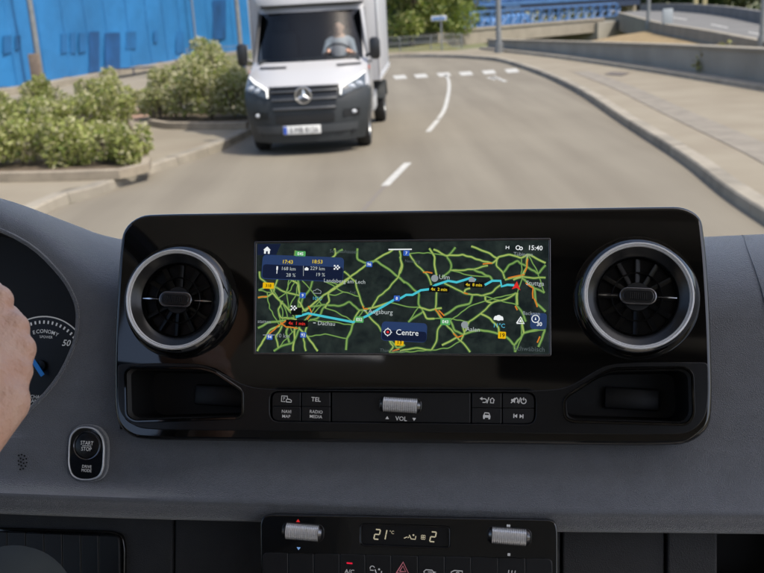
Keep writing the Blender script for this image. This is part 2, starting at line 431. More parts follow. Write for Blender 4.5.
# ================================================================== right: retaining wall, ramp, bridges
t_wall = thing('retaining_wall', 'long low grey concrete wall curving along the right pavement', 'wall', WB[0])
M_wall = mat('wall_concrete', (0.296, 0.277, 0.234), .9, noise=(.7, .16), bump=(25, .3, .006))
def wall_strip(pts, hs, z0, th, mm, name, parent, cap=None):
    g = MB(); rows = []; c = MB(); crow = []
    for i, p in enumerate(pts):
        d = (pts[min(i + 1, len(pts) - 1)] - pts[max(i - 1, 0)]).normalized(); n_ = Vector((d.y, -d.x, 0)); n_ = n_ if n_.x > 0 else -n_
        h = hs(i)
        rows.append([p + ZZ * z0, p + ZZ * h, p + n_ * th + ZZ * h, p + n_ * th + ZZ * z0])
        if cap: crow.append([p - n_ * .05 + ZZ * (h + .002), p - n_ * .05 + ZZ * (h + cap), p + n_ * (th + .05) + ZZ * (h + cap), p + n_ * (th + .05) + ZZ * (h + .002)])
    g.grid(rows, close=True); g.faces(rows[0], [(0, 1, 2, 3)]); g.faces(rows[-1], [(3, 2, 1, 0)])
    mk(name, g, mm, parent)
    if cap:
        c.grid(crow, close=True); c.faces(crow[0], [(0, 1, 2, 3)]); c.faces(crow[-1], [(3, 2, 1, 0)])
        mk('coping', c, M_conc, parent)
hw_tab = sorted([(p.y, h) for p, h in zip(WB, WH)])
wall_strip(wl, lambda i: interp(hw_tab, wl[i].y) - .06, -.02, .3, M_wall, 'wall_face', t_wall, .06)
for k, (x, y) in enumerate(((703, 78), (712, 81))):
    pass
# dry weed at the wall foot
def leafmass(g, c, rx, ry, rz, n, size, rnd, thin=.45, shell=.35, bottom=-1, mats=1, droop=0.):
    vs, fs, mi = [], [], []
    for _ in range(n):
        while True:
            d = Vector((rnd.uniform(-1, 1), rnd.uniform(-1, 1), rnd.uniform(bottom, 1)))
            l = d.length
            if shell < l <= 1: break
        p = Vector((c[0] + d.x * rx, c[1] + d.y * ry, c[2] + d.z * rz))
        s_ = size * rnd.uniform(.55, 1.35)
        a = Vector((rnd.gauss(d.x, .7), rnd.gauss(d.y, .7), rnd.gauss(d.z * .5 - droop, .6)))
        if a.length < .01: a = Vector((1, 0, 0))
        a.normalize(); b_ = a.cross(Vector((rnd.gauss(0, 1), rnd.gauss(0, 1), rnd.gauss(0, 1))))
        if b_.length < .01: continue
        b_.normalize(); nn = a.cross(b_)
        k = len(vs)
        vs += [p - a * s_ * .5, p + b_ * s_ * thin * .5 + nn * s_ * .06, p + a * s_ * .5, p - b_ * s_ * thin * .5 + nn * s_ * .06]
        fs.append((k, k + 1, k + 2, k + 3)); mi.append(rnd.randrange(mats))
    return vs, fs, mi
def leaf_object(name, lists, ms, parent, weights=None, rnd=random):
    vs, fs, mi = [], [], []
    for a, b_, c in lists:
        k = len(vs); vs += a; fs += [tuple(i + k for i in f) for f in b_]; mi += c
    o_ = ORG[parent]
    me = bpy.data.meshes.new(name); me.from_pydata([(p - o_)[:] for p in vs], [], fs)
    for x in ms: me.materials.append(x)
    me.polygons.foreach_set('material_index', mi); me.update()
    o = bpy.data.objects.new(name, me); col.objects.link(o); o.parent = parent; ORG[o] = o_
    return o
def leafmat(name, c, v=.25):
    m = mat(name, c, .55, noise=(1.2, v))
    n = m.node_tree; b = n.nodes['Principled BSDF']; o = n.nodes['Material Output']
    tr = n.nodes.new('ShaderNodeBsdfTranslucent'); tr.inputs[0].default_value = (c[0] * 1.3, c[1] * 1.4, c[2] * .8, 1)
    ms = n.nodes.new('ShaderNodeMixShader'); ms.inputs[0].default_value = .3
    n.links.new(b.outputs[0], ms.inputs[1]); n.links.new(tr.outputs[0], ms.inputs[2]); n.links.new(ms.outputs[0], o.inputs[0])
    return m
L_g = leafmat('leaf_green', (0.058, 0.101, 0.022)); L_g2 = leafmat('leaf_bright', (0.156, 0.203, 0.047)); L_d = leafmat('leaf_dark', (0.027, 0.051, 0.014))
L_l = leafmat('leaf_lime', (0.27, 0.30, 0.082)); L_c = leafmat('leaf_cream', (0.429, 0.406, 0.257)); L_y = leafmat('leaf_olive', (0.27, 0.27, 0.10)); L_dry = leafmat('leaf_dry', (.20, .15, .06))
M_bark = mat('bark', (.10, .08, .06), .9, noise=(6, .3), bump=(20, .6, .02))
rnd = random.Random(3)
b0 = gp(704, 81); t = thing('weed_clump', 'dry brown green weeds growing at the foot of the grey wall', 'weed', b0 + ZZ * .2)
leaf_object('leaves', [leafmass(None, b0 + Vector((-.1 + .25 * k, -.25, .45 + .1 * k)), .3, .2, .35, 110, .13, rnd, mats=2) for k in range(3)], [L_dry, L_y], t)
g = MB()
for k in range(6): g.tube([b0 + Vector((.1 * k - .2, -.2, .2)), b0 + Vector((.14 * k - .25, -.25, .6 + .03 * k))], .008, 5)
mk('stems', g, M_bark, t, kind='stuff')

# ramp road rising to the right, on an embankment
ramp_near = [dp(736, 44, 32), dp(701, 36.6, 37), dp(662, 29, 46), dp(632, 20, 60), dp(610, 13.6, 80)]
ramp_far = [dp(790, 30, 40), dp(764, 24, 45), dp(720, 15.4, 58), dp(678, 11.2, 72), dp(640, 10.6, 84)]
ramp_near = [dp(800, 58, 27)] + ramp_near; ramp_far = [dp(850, 46, 33)] + ramp_far
rn, rf = smooth_line(ramp_near, 5), smooth_line(ramp_far, 5)
g = MB(); g.grid([[a.lerp(c, t / 4) for t in range(5)] for a, c in zip(rn, rf)])
struct('ramp_road', g, mat('ramp_asphalt', (0.148, 0.144, 0.136), .9, noise=(.8, .12), bump=(60, .2, .003)))
g = MB(); g.ribbon([a.lerp(c, .10) for a, c in zip(rn, rf)], .18, 0)
rows = [[a.lerp(c, .09) + ZZ * .006, a.lerp(c, .115) + ZZ * .006] for a, c in zip(rn, rf)]
g = MB(); g.grid(rows); struct('ramp_edge_line', g, M_mark)
for k0, k1 in ((6, 8), (11, 13), (16, 18)):
    g = MB(); g.grid([[rn[i].lerp(rf[i], .49) + ZZ * .006, rn[i].lerp(rf[i], .525) + ZZ * .006] for i in range(k0, k1 + 1)]); struct('lane_marking', g, M_mark)
t = thing('ramp_parapet', 'near pale concrete edge wall along the rising ramp', 'wall', (rn[0].x, rn[0].y, 0))
g = MB(); g.grid([[p + Vector((-.35, -.1, 0)) - ZZ * (p.z + .02), p + Vector((-.28, -.08, .32)), p + Vector((.0, 0, .32)), p + Vector((0, 0, -.3))] for p in rn]); mk('wall_face', g, M_conc, t)
t = thing('ramp_parapet', 'far concrete barrier on the outer side of the rising ramp', 'wall', (rf[0].x, rf[0].y, 0))
g = MB(); g.grid([[p + ZZ * -.3, p + ZZ * .55, p + Vector((.3, .15, .55)), p + Vector((.4, .2, -p.z))] for p in rf]); mk('wall_face', g, mat('barrier_concrete', (0.187, 0.179, 0.172), .9, noise=(1, .15)), t)
# dry bank between wall and ramp
wx_tab = sorted((p.y, p.x) for p in wl)
g = MB(); bank = []
for i, p in enumerate(rn):
    q = p + Vector((-.4, -.1, 0)); base = Vector((max(q.x - 3.2, interp(wx_tab, q.y) + .5), q.y, .1)); bank.append([Vector((q.x, q.y, p.z * .72)), q.lerp(base, .5).xy.to_3d() + ZZ * (p.z * .5), base])
g.grid([r for r in bank if r[0].y < 50]); struct('dry_bank', g, mat('dry_grass', (0.257, 0.187, 0.094), .95, noise=(2.5, .3), bump=(30, .6, .02)))

# low concrete bridge with blue truss railing, blue high bridge beyond
M_blue = mat('bridge_blue', (0.055, 0.140, 0.312), .45, noise=(2, .15)); M_bdark = mat('bridge_dark_steel', (.02, .035, .075), .6)
def slab(g, a, b, z0, z1, th, off=0.):
    d = (b - a); d.z = 0; d.normalize(); n_ = Vector((-d.y, d.x, 0)); A = [a + n_ * off, b + n_ * off, b + n_ * (off + th), a + n_ * (off + th)]
    return g.faces([(p.x, p.y, z0) for p in A] + [(p.x, p.y, z1) for p in A], [(0, 1, 2, 3), (7, 6, 5, 4), (0, 1, 5, 4), (1, 2, 6, 5), (2, 3, 7, 6), (3, 0, 4, 7)])
ba, bb = dp(463, 30, 56), dp(604, 26, 66); ba.z = bb.z = 0
t = thing('concrete_bridge', 'low pale concrete bridge left of the ramp under blue railings', 'bridge', ba)
zA = CAMH - 56 * .95 * 13 / F; zd0, zd1 = -.02, .88
g = MB(); slab(g, ba, bb, zd0, zd1 - .1, .5); mk('parapet_wall', g, M_conc, t)
g = MB(); slab(g, ba, bb, zd1 - .098, zd1 + .03, .62, -.08); mk('coping', g, M_kerb, t)
g = MB(); slab(g, ba, bb, .35, .55, 7, .502); mk('deck', g, M_wall, t)
g = MB(); a2_ = ba + (ba - bb).normalized() * 2.2; slab(g, a2_, ba, -2.6, zd1 - .1, 8); mk('abutment', g, M_conc, t)
g = MB(); b2_ = bb + (bb - ba).normalized() * 3.0; slab(g, bb - (bb - ba).normalized() * 1.2, b2_, -2.6, zd1 - .25, 8.1, -.3); mk('abutment', g, M_wall, t)
g = MB(); slab(g, ba.lerp(bb, .05) , ba.lerp(bb, .08), -2.6, zd0 - .003, 6, .6); mk('pier', g, M_conc, t)
# pipe rail under the coping, seen as the light sloping band
t = thing('bridge_railing', 'blue steel lattice railing standing on the low concrete bridge', 'railing', ba + ZZ * zd1)
ra, rb = ba + (bb - ba).normalized() * -1 , bb + (bb - ba).normalized() * 2
nB = Vector((-(bb - ba).normalized().y, (bb - ba).normalized().x, 0))
ra, rb = ra + nB * .35, rb + nB * .35
zr0 = zd1 + .03
for zz, rr in ((zr0 + .06, .045), (zr0 + .50, .03), (zr0 + .90, .06)):
    g = MB(); g.tube([ra + ZZ * zz, rb + ZZ * zz], rr, 6); mk('rail', g, M_blue, t)
post0 = None
for i in range(19):
    p = ra.lerp(rb, i / 18)
    if post0 is None:
        g = MB(); dB = (bb - ba).normalized(); g.tube([p + ZZ * zr0, p + dB * .10 + ZZ * (zr0 + .9)], .07, 6); g.tube([p + dB * .12 + ZZ * (zr0 + .05), p + dB * .55 + ZZ * (zr0 + .48)], .05, 5); g.tube([p + dB * .15 + ZZ * (zr0 + .90), p + dB * .6 + ZZ * (zr0 + .52)], .05, 5)
        post0 = mk('post', g, M_blue, t)
    else: pcopy(post0, t, p - ra)
# high bridge
ha, hb = dp(380, 8, 92), dp(640, 8, 104); ha.z = hb.z = 0
t = thing('steel_bridge', 'dark blue steel road bridge crossing far behind the low bridge', 'bridge', ha)
g = MB(); slab(g, ha, hb, 1.35, 2.1, 9); mk('girder', g, M_bdark, t)
g = MB(); slab(g, ha, hb, 2.102, 2.38, 9.2, -.12); mk('deck_edge', g, M_blue, t)
dH = (hb - ha).normalized(); nH = Vector((-dH.y, dH.x, 0))
for zz in (2.72, 3.05, 3.4):
    g = MB(); g.tube([ha + ZZ * zz, hb + ZZ * zz], .06, 6); mk('rail', g, M_blue, t)
p0 = None
for i in range(24):
    p = ha.lerp(hb, i / 23)
    if p0 is None:
        g = MB(); g.tube([p + ZZ * 2.38, p + ZZ * 3.4], .06, 6); p0 = mk('post', g, M_blue, t)
    else: pcopy(p0, t, p - ha)
g = MB(); slab(g, ha, hb, 2.4, 3.3, .04, .3); mk('screen_panel', g, mat('screen_blue', (.10, .25, .55), .5, noise=(.4, .25)), t)
for k in (.42, .97):
    p = ha.lerp(hb, k); g = MB(); slab(g, p, p + dH * 1.2, -2.6, 1.348, 6, 1); mk('pier', g, M_conc, t)

# cars on and under the bridges
def small_car(name, label, loc, yaw, paint, group=None):
    t = thing(name, label, 'car', (0, 0, 0), Matrix.Translation(loc) @ Matrix.Rotation(yaw, 4, 'Z'), group)
    g = MB(); rows = []
    for x, hw, zb, zt in ((-2.05, .70, .45, .75), (-1.95, .82, .3, .95), (-1.2, .86, .25, 1.0), (0, .87, .25, .98), (1.1, .86, .25, .92), (1.9, .80, .3, .78), (2.08, .66, .42, .65)):
        rows.append([(x, -hw * .9, zb), (x, -hw, zb + .15), (x, -hw, zt - .12), (x, -hw * .85, zt), (x, hw * .85, zt), (x, hw, zt - .12), (x, hw, zb + .15), (x, hw * .9, zb)])
    g.grid(rows, close=True); g.faces(rows[0], [tuple(range(8))]); g.faces(rows[-1], [tuple(range(8))]); mk('body', g, paint, t)
    g = MB(); rows = []
    for x, hw, z in ((-1.75, .74, .95), (-1.25, .62, 1.42), (.25, .62, 1.45), (1.0, .74, .94)):
        rows.append([(x, -hw, z), (x, hw, z)])
    g.grid(rows); s1 = [(-1.75, -.74, .95), (-1.25, -.62, 1.42), (.25, -.62, 1.45), (1.0, -.74, .94)]
    g.faces(s1, [(0, 1, 2, 3)]); g.faces([(a, -b_, c) for a, b_, c in s1], [(0, 1, 2, 3)])
    mk('window_glass', g, mat('car_glass', (.02, .03, .04), .08), t)
    g = MB(); g.box((-.5, 0, 1.47), (1.6, 1.2, .05), .02); mk('roof', g, paint, t)
    for x in (-1.3, 1.3):
        for y in (-.8, .8):
            g = MB(); g.lathe([(.0, -.1), (.2, -.1), (.31, -.09), (.32, 0), (.31, .09), (.2, .1), (0, .1)], (x, y, .32), 16, 'y'); mk('wheel', g, mat('tyre', (.02, .02, .02), .8), t)
    return t
mid = ba.lerp(bb, .42) + nB * 2.2; mid.z = .55
small_car('car', 'blue hatchback driving on the low bridge behind its railing', mid, math.atan2((bb - ba).y, (bb - ba).x) + math.pi, mat('blue_paint', (.09, .22, .48), .25, coat=.5))
small_car('car', 'white car seen through the opening under the low bridge', dp(582, 38, 118).xy.to_3d() + ZZ * ground_z(25.5, 118), 1.5, mat('white_car_paint', (0.546, 0.546, 0.546), .25, coat=.5))

# poles and signs
def pole(name, label, cat, base, h, r0, r1, group, extra=None, mm=None):
    t = thing(name, label, cat, base, None, group)
    g = MB(); g.tube([base, base + ZZ * h * .5, base + ZZ * h], [r0, (r0 + r1) / 2, r1], 10); mk('post', g, mm or M_steel, t)
    g = MB(); g.tube([base + ZZ * .0, base + ZZ * .45], [r0 * 1.5, r0 * 1.45], 10); mk('base_sleeve', g, M_steel, t)
    if extra:
        g = MB(); g.tube([base + ZZ * (h - .05), base + Vector((extra * .5, 0, h + .25)), base + Vector((extra, 0, h + .3))], r1 * .8, 8); mk('arm', g, M_steel, t)
        g = MB(); g.box(base + Vector((extra * 1.15, 0, h + .27)), (.7, .28, .12), .04); mk('lamp_head', g, M_steel, t)
    return t
pole('street_lamp', 'grey lamp post at the near end of the low wall before the bridge', 'street lamp', gp(499, 53, .12), 8.5, .13, .08, 'street lamps on the right', -1.6)
pole('street_lamp', 'grey lamp post on the ramp edge beside the small grey sign box', 'street lamp', dp(648, 29, 49), 8, .10, .07, 'street lamps on the right', 1.6)
pole('street_lamp', 'grey lamp post at the right edge behind the low wall', 'street lamp', dp(761, 52, 29), 8, .085, .06, 'street lamps on the right', 1.5)
b0 = dp(667, 33, 44)
t = thing('control_box', 'small grey sign box on a short post beside the ramp', 'sign', b0)
g = MB(); g.tube([b0, b0 + ZZ * 1.05], .045, 8); mk('post', g, M_steel, t)
g = MB(); g.box(b0 + ZZ * .72, (.46, .12, .75), .02); mk('panel', g, mat('sign_grey', (.30, .33, .35), .5), t)
b0 = dp(442, 52, 47); b0.z = .1
t = thing('direction_sign', 'small blue and white sign on a thin post before the trees', 'sign', b0)
g = MB(); g.tube([b0, b0 + ZZ * 1.75], .04, 8); mk('post', g, M_steel, t)
g = MB(); g.box(b0 + Vector((-.1, 0, 1.58)), (.75, .05, .22), .01); mk('sign_board', g, mat('sign_white', (.7, .72, .75), .5), t)
g = MB(); g.box(b0 + Vector((-.1, -.031, 1.58)), (.66, .006, .14)); mk('sign_field', g, mat('sign_blue', (.06, .16, .36), .5), t)

# chain-link fence beyond the bend
fa, fb = dp(396, 55, 48.5), dp(462, 53.5, 48.5); fa.z = fb.z = .12
t = thing('chain_link_fence', 'low green wire fence in front of the trees at the bend', 'fence', fa)
fa2 = fa + Vector((-22, 1.5, 0)); FP = [fa2.lerp(fb, i / 16) for i in range(17)]
p0 = None
for p in FP:
    if p0 is None: g = MB(); g.tube([p, p + ZZ * .75], .035, 6); p0 = mk('post', g, M_steel, t)
    else: pcopy(p0, t, p - fa2)
ORGfix = p0.location.copy()
for z in (.08, .4, .72):
    g = MB(); g.tube([fa2 + ZZ * z, fb + ZZ * z], .014, 5); mk('wire', g, M_steel, t)
g = MB()
for i in range(170):
    p = fa2.lerp(fb, i / 170); q = fa2.lerp(fb, min(1, (i + 1.2) / 170)); g.tube([p + ZZ * .08, q + ZZ * .72], .007, 3, False); g.tube([p + ZZ * .72, q + ZZ * .08], .007, 3, False)
mk('wire_mesh', g, M_steel, t, kind='stuff')
# grass below the trees
g = MB(); g.grid([[(x, y, .09 + .25 * max(0, (y - 49) / 20) + .04 * math.sin(x * 1.3 + y) * (y > 50)) for x in [-30 + 1.5 * k for k in range(24)]] for y in [46.5, 49.5, 51, 54, 58, 64, 72]])
struct('grass_bank', g, mat('meadow', (0.101, 0.117, 0.031), .95, noise=(1.5, .3), bump=(20, .8, .05), c2=(0.187, 0.164, 0.062)))

def tree(name, label, cat, base, h, r, ms, seed, n=2600, leaf=.22, group=None, crown0=.14, nb=16):
    rnd = random.Random(seed); t = thing(name, label, cat, base, None, group)
    g = MB(); top = base + Vector((rnd.uniform(-.3, .3), rnd.uniform(-.3, .3), h * .75)); mid = base.lerp(top, .5) + Vector((rnd.uniform(-.2, .2), rnd.uniform(-.2, .2), 0))
    g.tube([base - ZZ * .05, base + ZZ * .3, mid, top], [r * .085, r * .065, r * .045, r * .015], 8); ls = []
    for k in range(nb):
        a = rnd.uniform(0, 6.28); z = h * rnd.uniform(crown0, .92); rad = r * (1 - abs((z / h - .42)) * .9) * rnd.uniform(.35, .8)
        c = base + Vector((math.cos(a) * rad, math.sin(a) * rad, z)); s0 = base.lerp(top, max(.15, z / h - .2))
        g.tube([s0, s0.lerp(c, .5) + ZZ * .15, c], [r * .028, r * .018, r * .006], 5)
        q = r * rnd.uniform(.34, .52); ls.append(leafmass(None, c, q, q, q * .8, n // 14, leaf, rnd, mats=len(ms), shell=.2))
    ls.append(leafmass(None, base + ZZ * h * .62, r * .7, r * .7, h * .3, n // 6, leaf, rnd, mats=len(ms), shell=.1))
    mk('trunk', g, M_bark, t); leaf_object('crown', ls, ms, t); return t
trees = [
 ('deciduous_tree', 'light green leafy tree just right of the white truck beyond the wire fence', dp(412, 48, 54), 6.5, 2.6, [L_g2, L_l, L_y, L_g], 3600),
 ('deciduous_tree', 'bright green tree behind the small blue and white sign', dp(448, 46, 57), 6.0, 2.3, [L_g2, L_l, L_g2], 3600),
 ('deciduous_tree', 'darker green tree reaching over the left end of the low bridge', dp(470, 44, 66), 6.5, 2.4, [L_g, L_g2, L_g2], 2600),
 ('deciduous_tree', 'tall dark green tree behind the lighter trees beside the truck', dp(428, 40, 72), 9.5, 3.6, [L_g, L_d], 3200),
 ('deciduous_tree', 'green tree mostly hidden behind the white truck box', dp(372, 46, 58), 7, 3, [L_g2, L_g], 2200),
]
for i, (n_, lb, b0, h, r, ms, k) in enumerate(trees):
    b0.z = .1; tree(n_, lb, 'tree', b0, h, r, ms, 20 + i, int(k * 2.2), .27, 'trees at the bend')
FARL = ['far tree above the left part of the blue bridge', 'far tree above the middle of the blue bridge', 'far tree at the right end of the blue bridge', 'dark far tree behind the start of the ramp', 'far tree over the ramp barrier beside the lamp post', 'far tree over the middle of the ramp barrier', 'far tree above the right half of the ramp', 'far tree in the upper right corner beyond the ramp', 'far tree beyond the right edge of the ramp']
for i, (x, d) in enumerate(((430, 125), (500, 135), (560, 130), (612, 118), (640, 112), (676, 116), (708, 108), (742, 104), (785, 100))):
    b0 = dp(x, 12, d); b0.z = 0
    tree('distant_tree', FARL[i], 'tree', b0, 7.5 + (i * 37 % 5) * .8, 6.0, [L_g, L_d, L_y] if i % 2 else [L_g, L_d], 60 + i, 3600, .6, 'distant trees beyond the bridges', .05, 20)
# olive trunks seen above the ramp barrier: small yellow posts
for k, (x, lab) in enumerate(((695, 'left pale yellow post standing behind the far ramp barrier'), (704, 'right pale yellow post standing behind the far ramp barrier'))):
    b0 = dp(x, 14, 92); b0.z = 0
    t = thing('marker_post', lab, 'post', b0, None, 'yellow posts behind the ramp')
    g = MB(); g.box(b0 + ZZ * 1.45, (.42, .42, 2.9), .05); mk('post', g, mat('ochre_paint', (.36, .31, .17), .7), t)
    g = MB(); g.box(b0 + ZZ * 2.95, (.55, .55, .09), .02); mk('cap', g, M_steel, t)

# ================================================================== left: blue hoarding, shrubs, poles
M_tarp = mat('blue_tarp', (0.019, 0.152, 0.367), .6, noise=(.35, .16), bump=(1.1, .5, .12)); M_tarp2 = mat('dark_blue_tarp', (0.012, 0.105, 0.273), .6, noise=(.9, .25))
M_tarp3 = mat('navy_tarp', (0.008, 0.066, 0.195), .6, noise=(.9, .3)); hpx = [(-260, 122), (-120, 104), (0, 88.5), (80, 75.5), (109, 70.5), (152, 64), (206, 55.5), (240, 50.5), (300, 45)]
HB = [gp(x, y, .35) for x, y in hpx]; HS = resample(smooth_line(HB, 6), 120)
t = thing('site_hoarding', 'tall bright blue fabric hoarding along the left side behind the shrubs', 'hoarding', (HS[0].x, HS[0].y, 0))
g = MB(); rows = []
for i, p in enumerate(HS):
    d = (HS[min(i + 1, 119)] - HS[max(i - 1, 0)]).normalized(); n_ = Vector((d.y, -d.x, 0))
    rows.append([p + n_ * (.022 * math.sin(i * 1.1 + z * .5) + .014 * math.sin(i * 2.3 - z) + .014 * math.sin(z * 3 + i * .3)) + ZZ * (z - .05 * math.sin(i * .9) * (1 if z == 0 else 0)) for z in (0, .3, .7, 1.2, 1.9, 2.6, 3.4, 4.2, 5.2)])
g.grid(rows); mk('fabric', g, M_tarp, t)
def hpt(px, py):       # point on the hoarding plane
    best = None
    for a, b_ in zip(HS, HS[1:]):
        r = ray(px, py); d = b_ - a; n_ = Vector((d.y, -d.x, 0)).normalized(); k = (a - CAM).dot(n_) / r.dot(n_) if abs(r.dot(n_)) > 1e-6 else -1
        if k <= 0: continue
        q = CAM + r * k; s_ = (q - a).dot(d) / d.length_squared
        if -.02 <= s_ <= 1.02: return q + (n_ if n_.y < 0 or n_.x > 0 else -n_) * .06
    return None
for (x0, y0, x1, y1) in ((2, 36, 10, 54), (14, 36, 19, 50), (60, 34, 66, 54), (69, 33, 75, 54), (78, 33, 85, 53), (88, 32, 98, 72), (104, 33, 119, 70), (125, 32, 135, 50), (153, 31, 157, 43), (175, 32, 183, 54), (212, 0, 225, 40)):
    q = [hpt(*p) for p in ((x0, y0), (x1, y0 - .5), (x1, y1 - 1.5), (x0, y1))]
    if None in q: continue
    g = MB(); n_ = (q[1] - q[0]).cross(q[3] - q[0]).normalized() * .02
    g.faces(q + [p + n_ for p in q], [(0, 1, 2, 3), (7, 6, 5, 4), (0, 1, 5, 4), (1, 2, 6, 5), (2, 3, 7, 6), (3, 0, 4, 7)]); mk('dark_panel', g, M_tarp3 if x0 in (88, 104, 212) else M_tarp2, t)
for i in range(5, 118, 6):
    g = MB(); p = HS[i]; d = HS[i + 1] - HS[i - 1]; n_ = Vector((d.y, -d.x, 0)).normalized(); g.tube([Vector((p.x, p.y, z)) + n_ * (.035 + .01 * math.sin(z * 2 + i)) for z in (.4, 1.2, 2, 3, 4, 5.1)], .014, 4); mk('fabric_seam', g, M_tarp, t)
for i in range(2, 120, 9):
    g = MB(); p = HS[i]; d = HS[min(i + 1, 119)] - HS[i - 1]; n_ = Vector((d.y, -d.x, 0)).normalized(); g.tube([Vector((p.x, p.y, 0)) - n_ * .2, Vector((p.x, p.y, 5.2)) - n_ * .2], .04, 6); mk('scaffold_post', g, M_steel, t)
# low plinth below the fabric
t = thing('low_wall', 'pale low concrete wall below the blue hoarding', 'wall', (HS[0].x, HS[0].y, .12))
g = MB(); rows = []
for i, p in enumerate(HS):
    d = (HS[min(i + 1, 119)] - HS[max(i - 1, 0)]).normalized(); n_ = Vector((d.y, -d.x, 0)); p = Vector((p.x, p.y, 0)) - n_ * .05
    rows.append([p + n_ * .5 + ZZ * .10, p + n_ * .5 + ZZ * .34, p - n_ * .2 + ZZ * .36])
g.grid(rows); mk('wall_face', g, M_conc, t)
ra_, rb_ = gp(112, 76, .12), gp(156, 73.5, .12)
t = thing('hand_rail', 'short dark metal rail between the two shrubs before the hoarding', 'railing', ra_)
for z in (.28,):
    g = MB(); g.tube([ra_ + ZZ * z, rb_ + ZZ * z], .035, 6); mk('rail', g, M_bdark, t)
for k in (0, .5, 1):
    p = ra_.lerp(rb_, k); g = MB(); g.tube([p, p + ZZ * .28], .03, 6); mk('post', g, M_bdark, t)
# red brick patch
g = MB(); g.faces([(*gp(*p, .13)[:2], .137) for p in ((126, 112), (152, 106), (158, 112), (136, 121))], [(0, 1, 2, 3)]); struct('brick_paving_patch', g, mat('brick_paving', (.34, .22, .16), .9, noise=(5, .2)))

def shrub(label, blobs, n, leaf, ms, seed, base):
    rnd = random.Random(seed); t = thing('variegated_shrub', label, 'shrub', base, None, 'pale leaved shrubs by the left kerb'); ls = []
    for c, rx, ry, rz in list(blobs):
        for k in range(4):
            a = rnd.uniform(0, 6.28); q = rnd.uniform(.12, .24); blobs.append((c + Vector((math.cos(a) * rx * .85, math.sin(a) * ry * .85, rz * rnd.uniform(-.3, 1.0))), q, q, q * rnd.uniform(.8, 1.8)))
    for c, rx, ry, rz in blobs: ls.append(leafmass(None, c, rx, ry, rz, int(n * rx * rz), leaf, rnd, mats=len(ms), shell=.55, bottom=-.75, thin=.42, droop=.1))
    g = MB()
    for c, rx, ry, rz in blobs[:14]:
        for k in range(7):
            a = rnd.uniform(0, 6.28); e = c + Vector((math.cos(a) * rx * .8, math.sin(a) * ry * .8, rz * rnd.uniform(.3, 1.05)))
            g.tube([Vector((c.x, c.y, base.z)), c.lerp(e, .4), e], [.02, .014, .005], 5)
    leaf_object('leaves', ls, ms, t); mk('stems', g, M_bark, t, kind='stuff'); return t
ms1 = [L_g2, L_c, L_l, L_y, L_l, L_y, L_l, L_c, L_y]
b1 = gp(70, 172, .13)
blobs = []
for x, y, r_, hh in ((-60, 172, .75, .62), (-15, 168, .6, .62), (25, 165, .55, .60), (70, 163, .55, .58), (105, 164, .45, .48), (128, 163, .33, .36), (40, 148, .6, .75), (85, 142, .6, .72), (110, 132, .5, .6), (5, 150, .6, .72), (55, 135, .5, .78), (100, 120, .5, .75), (-40, 150, .7, .8)):
    c = gp(x, y, .13); blobs.append((c + ZZ * hh * .62, r_, r_, hh * .62))
shrub('wide low green and cream shrub at the left edge of the picture', blobs, 4600, .098, ms1, 5, b1)
b2 = gp(195, 120, .13); blobs = []
for x, y, r_, hh in ((160, 119, .42, .62), (185, 120, .5, .85), (212, 120, .5, .95), (235, 120, .42, .9), (200, 112, .6, 1.25), (172, 112, .5, 1.0), (228, 112, .5, 1.2), (248, 116, .4, .8), (213, 108, .4, 1.5), (150, 113, .35, .55)):
    c = gp(x, y, .13); blobs.append((c + ZZ * hh * .55, r_, r_, hh * .55))
shrub('taller cream and olive shrub just left of the white truck', blobs, 3600, .11, [L_c, L_y, L_g2, L_c, L_y, L_c, L_l, L_c], 6, b2)
M_edge = mat('bed_edging', (0.257, 0.218, 0.164), .9, noise=(4, .18), bump=(30, .3, .004))
for lab, pts in (('low concrete edging in front of the wide left shrub', [(-120, 186), (0, 182), (60, 181), (120, 179), (150, 172), (152, 165)]), ('low concrete edging in front of the shrub beside the truck', [(148, 126), (165, 129), (200, 129.5), (246, 129)])):
    q = [gp(x, y, .13) for x, y in pts]; g = MB(); rows = []
    for i, p in enumerate(q):
        d = (q[min(i + 1, len(q) - 1)] - q[max(i - 1, 0)]).normalized(); n_ = Vector((-d.y, d.x, 0))
        rows.append([p, p + ZZ * .12 + n_ * .01, p + ZZ * .13 + n_ * .12, p + n_ * .13])
    g.grid(rows, close=True); g.faces(rows[0], [(0, 1, 2, 3)]); g.faces(rows[-1], [(0, 1, 2, 3)]); single('bed_edging', g, M_edge, lab, 'edging', q[0])
# mulch below the shrubs
g = MB(); g.faces([(*gp(*p, .13)[:2], .145) for p in ((-200, 182), (0, 180), (118, 177), (146, 168), (146, 145), (126, 118), (60, 118), (-200, 130))], [tuple(range(8))]); struct('soil_bed', g, mat('soil', (.10, .075, .05), .95, noise=(8, .3)))
g = MB(); g.faces([(*gp(*p, .13)[:2], .145) for p in ((150, 124), (246, 127), (262, 112), (150, 108))], [(0, 1, 2, 3)]); struct('soil_bed', g, MATS['soil'])
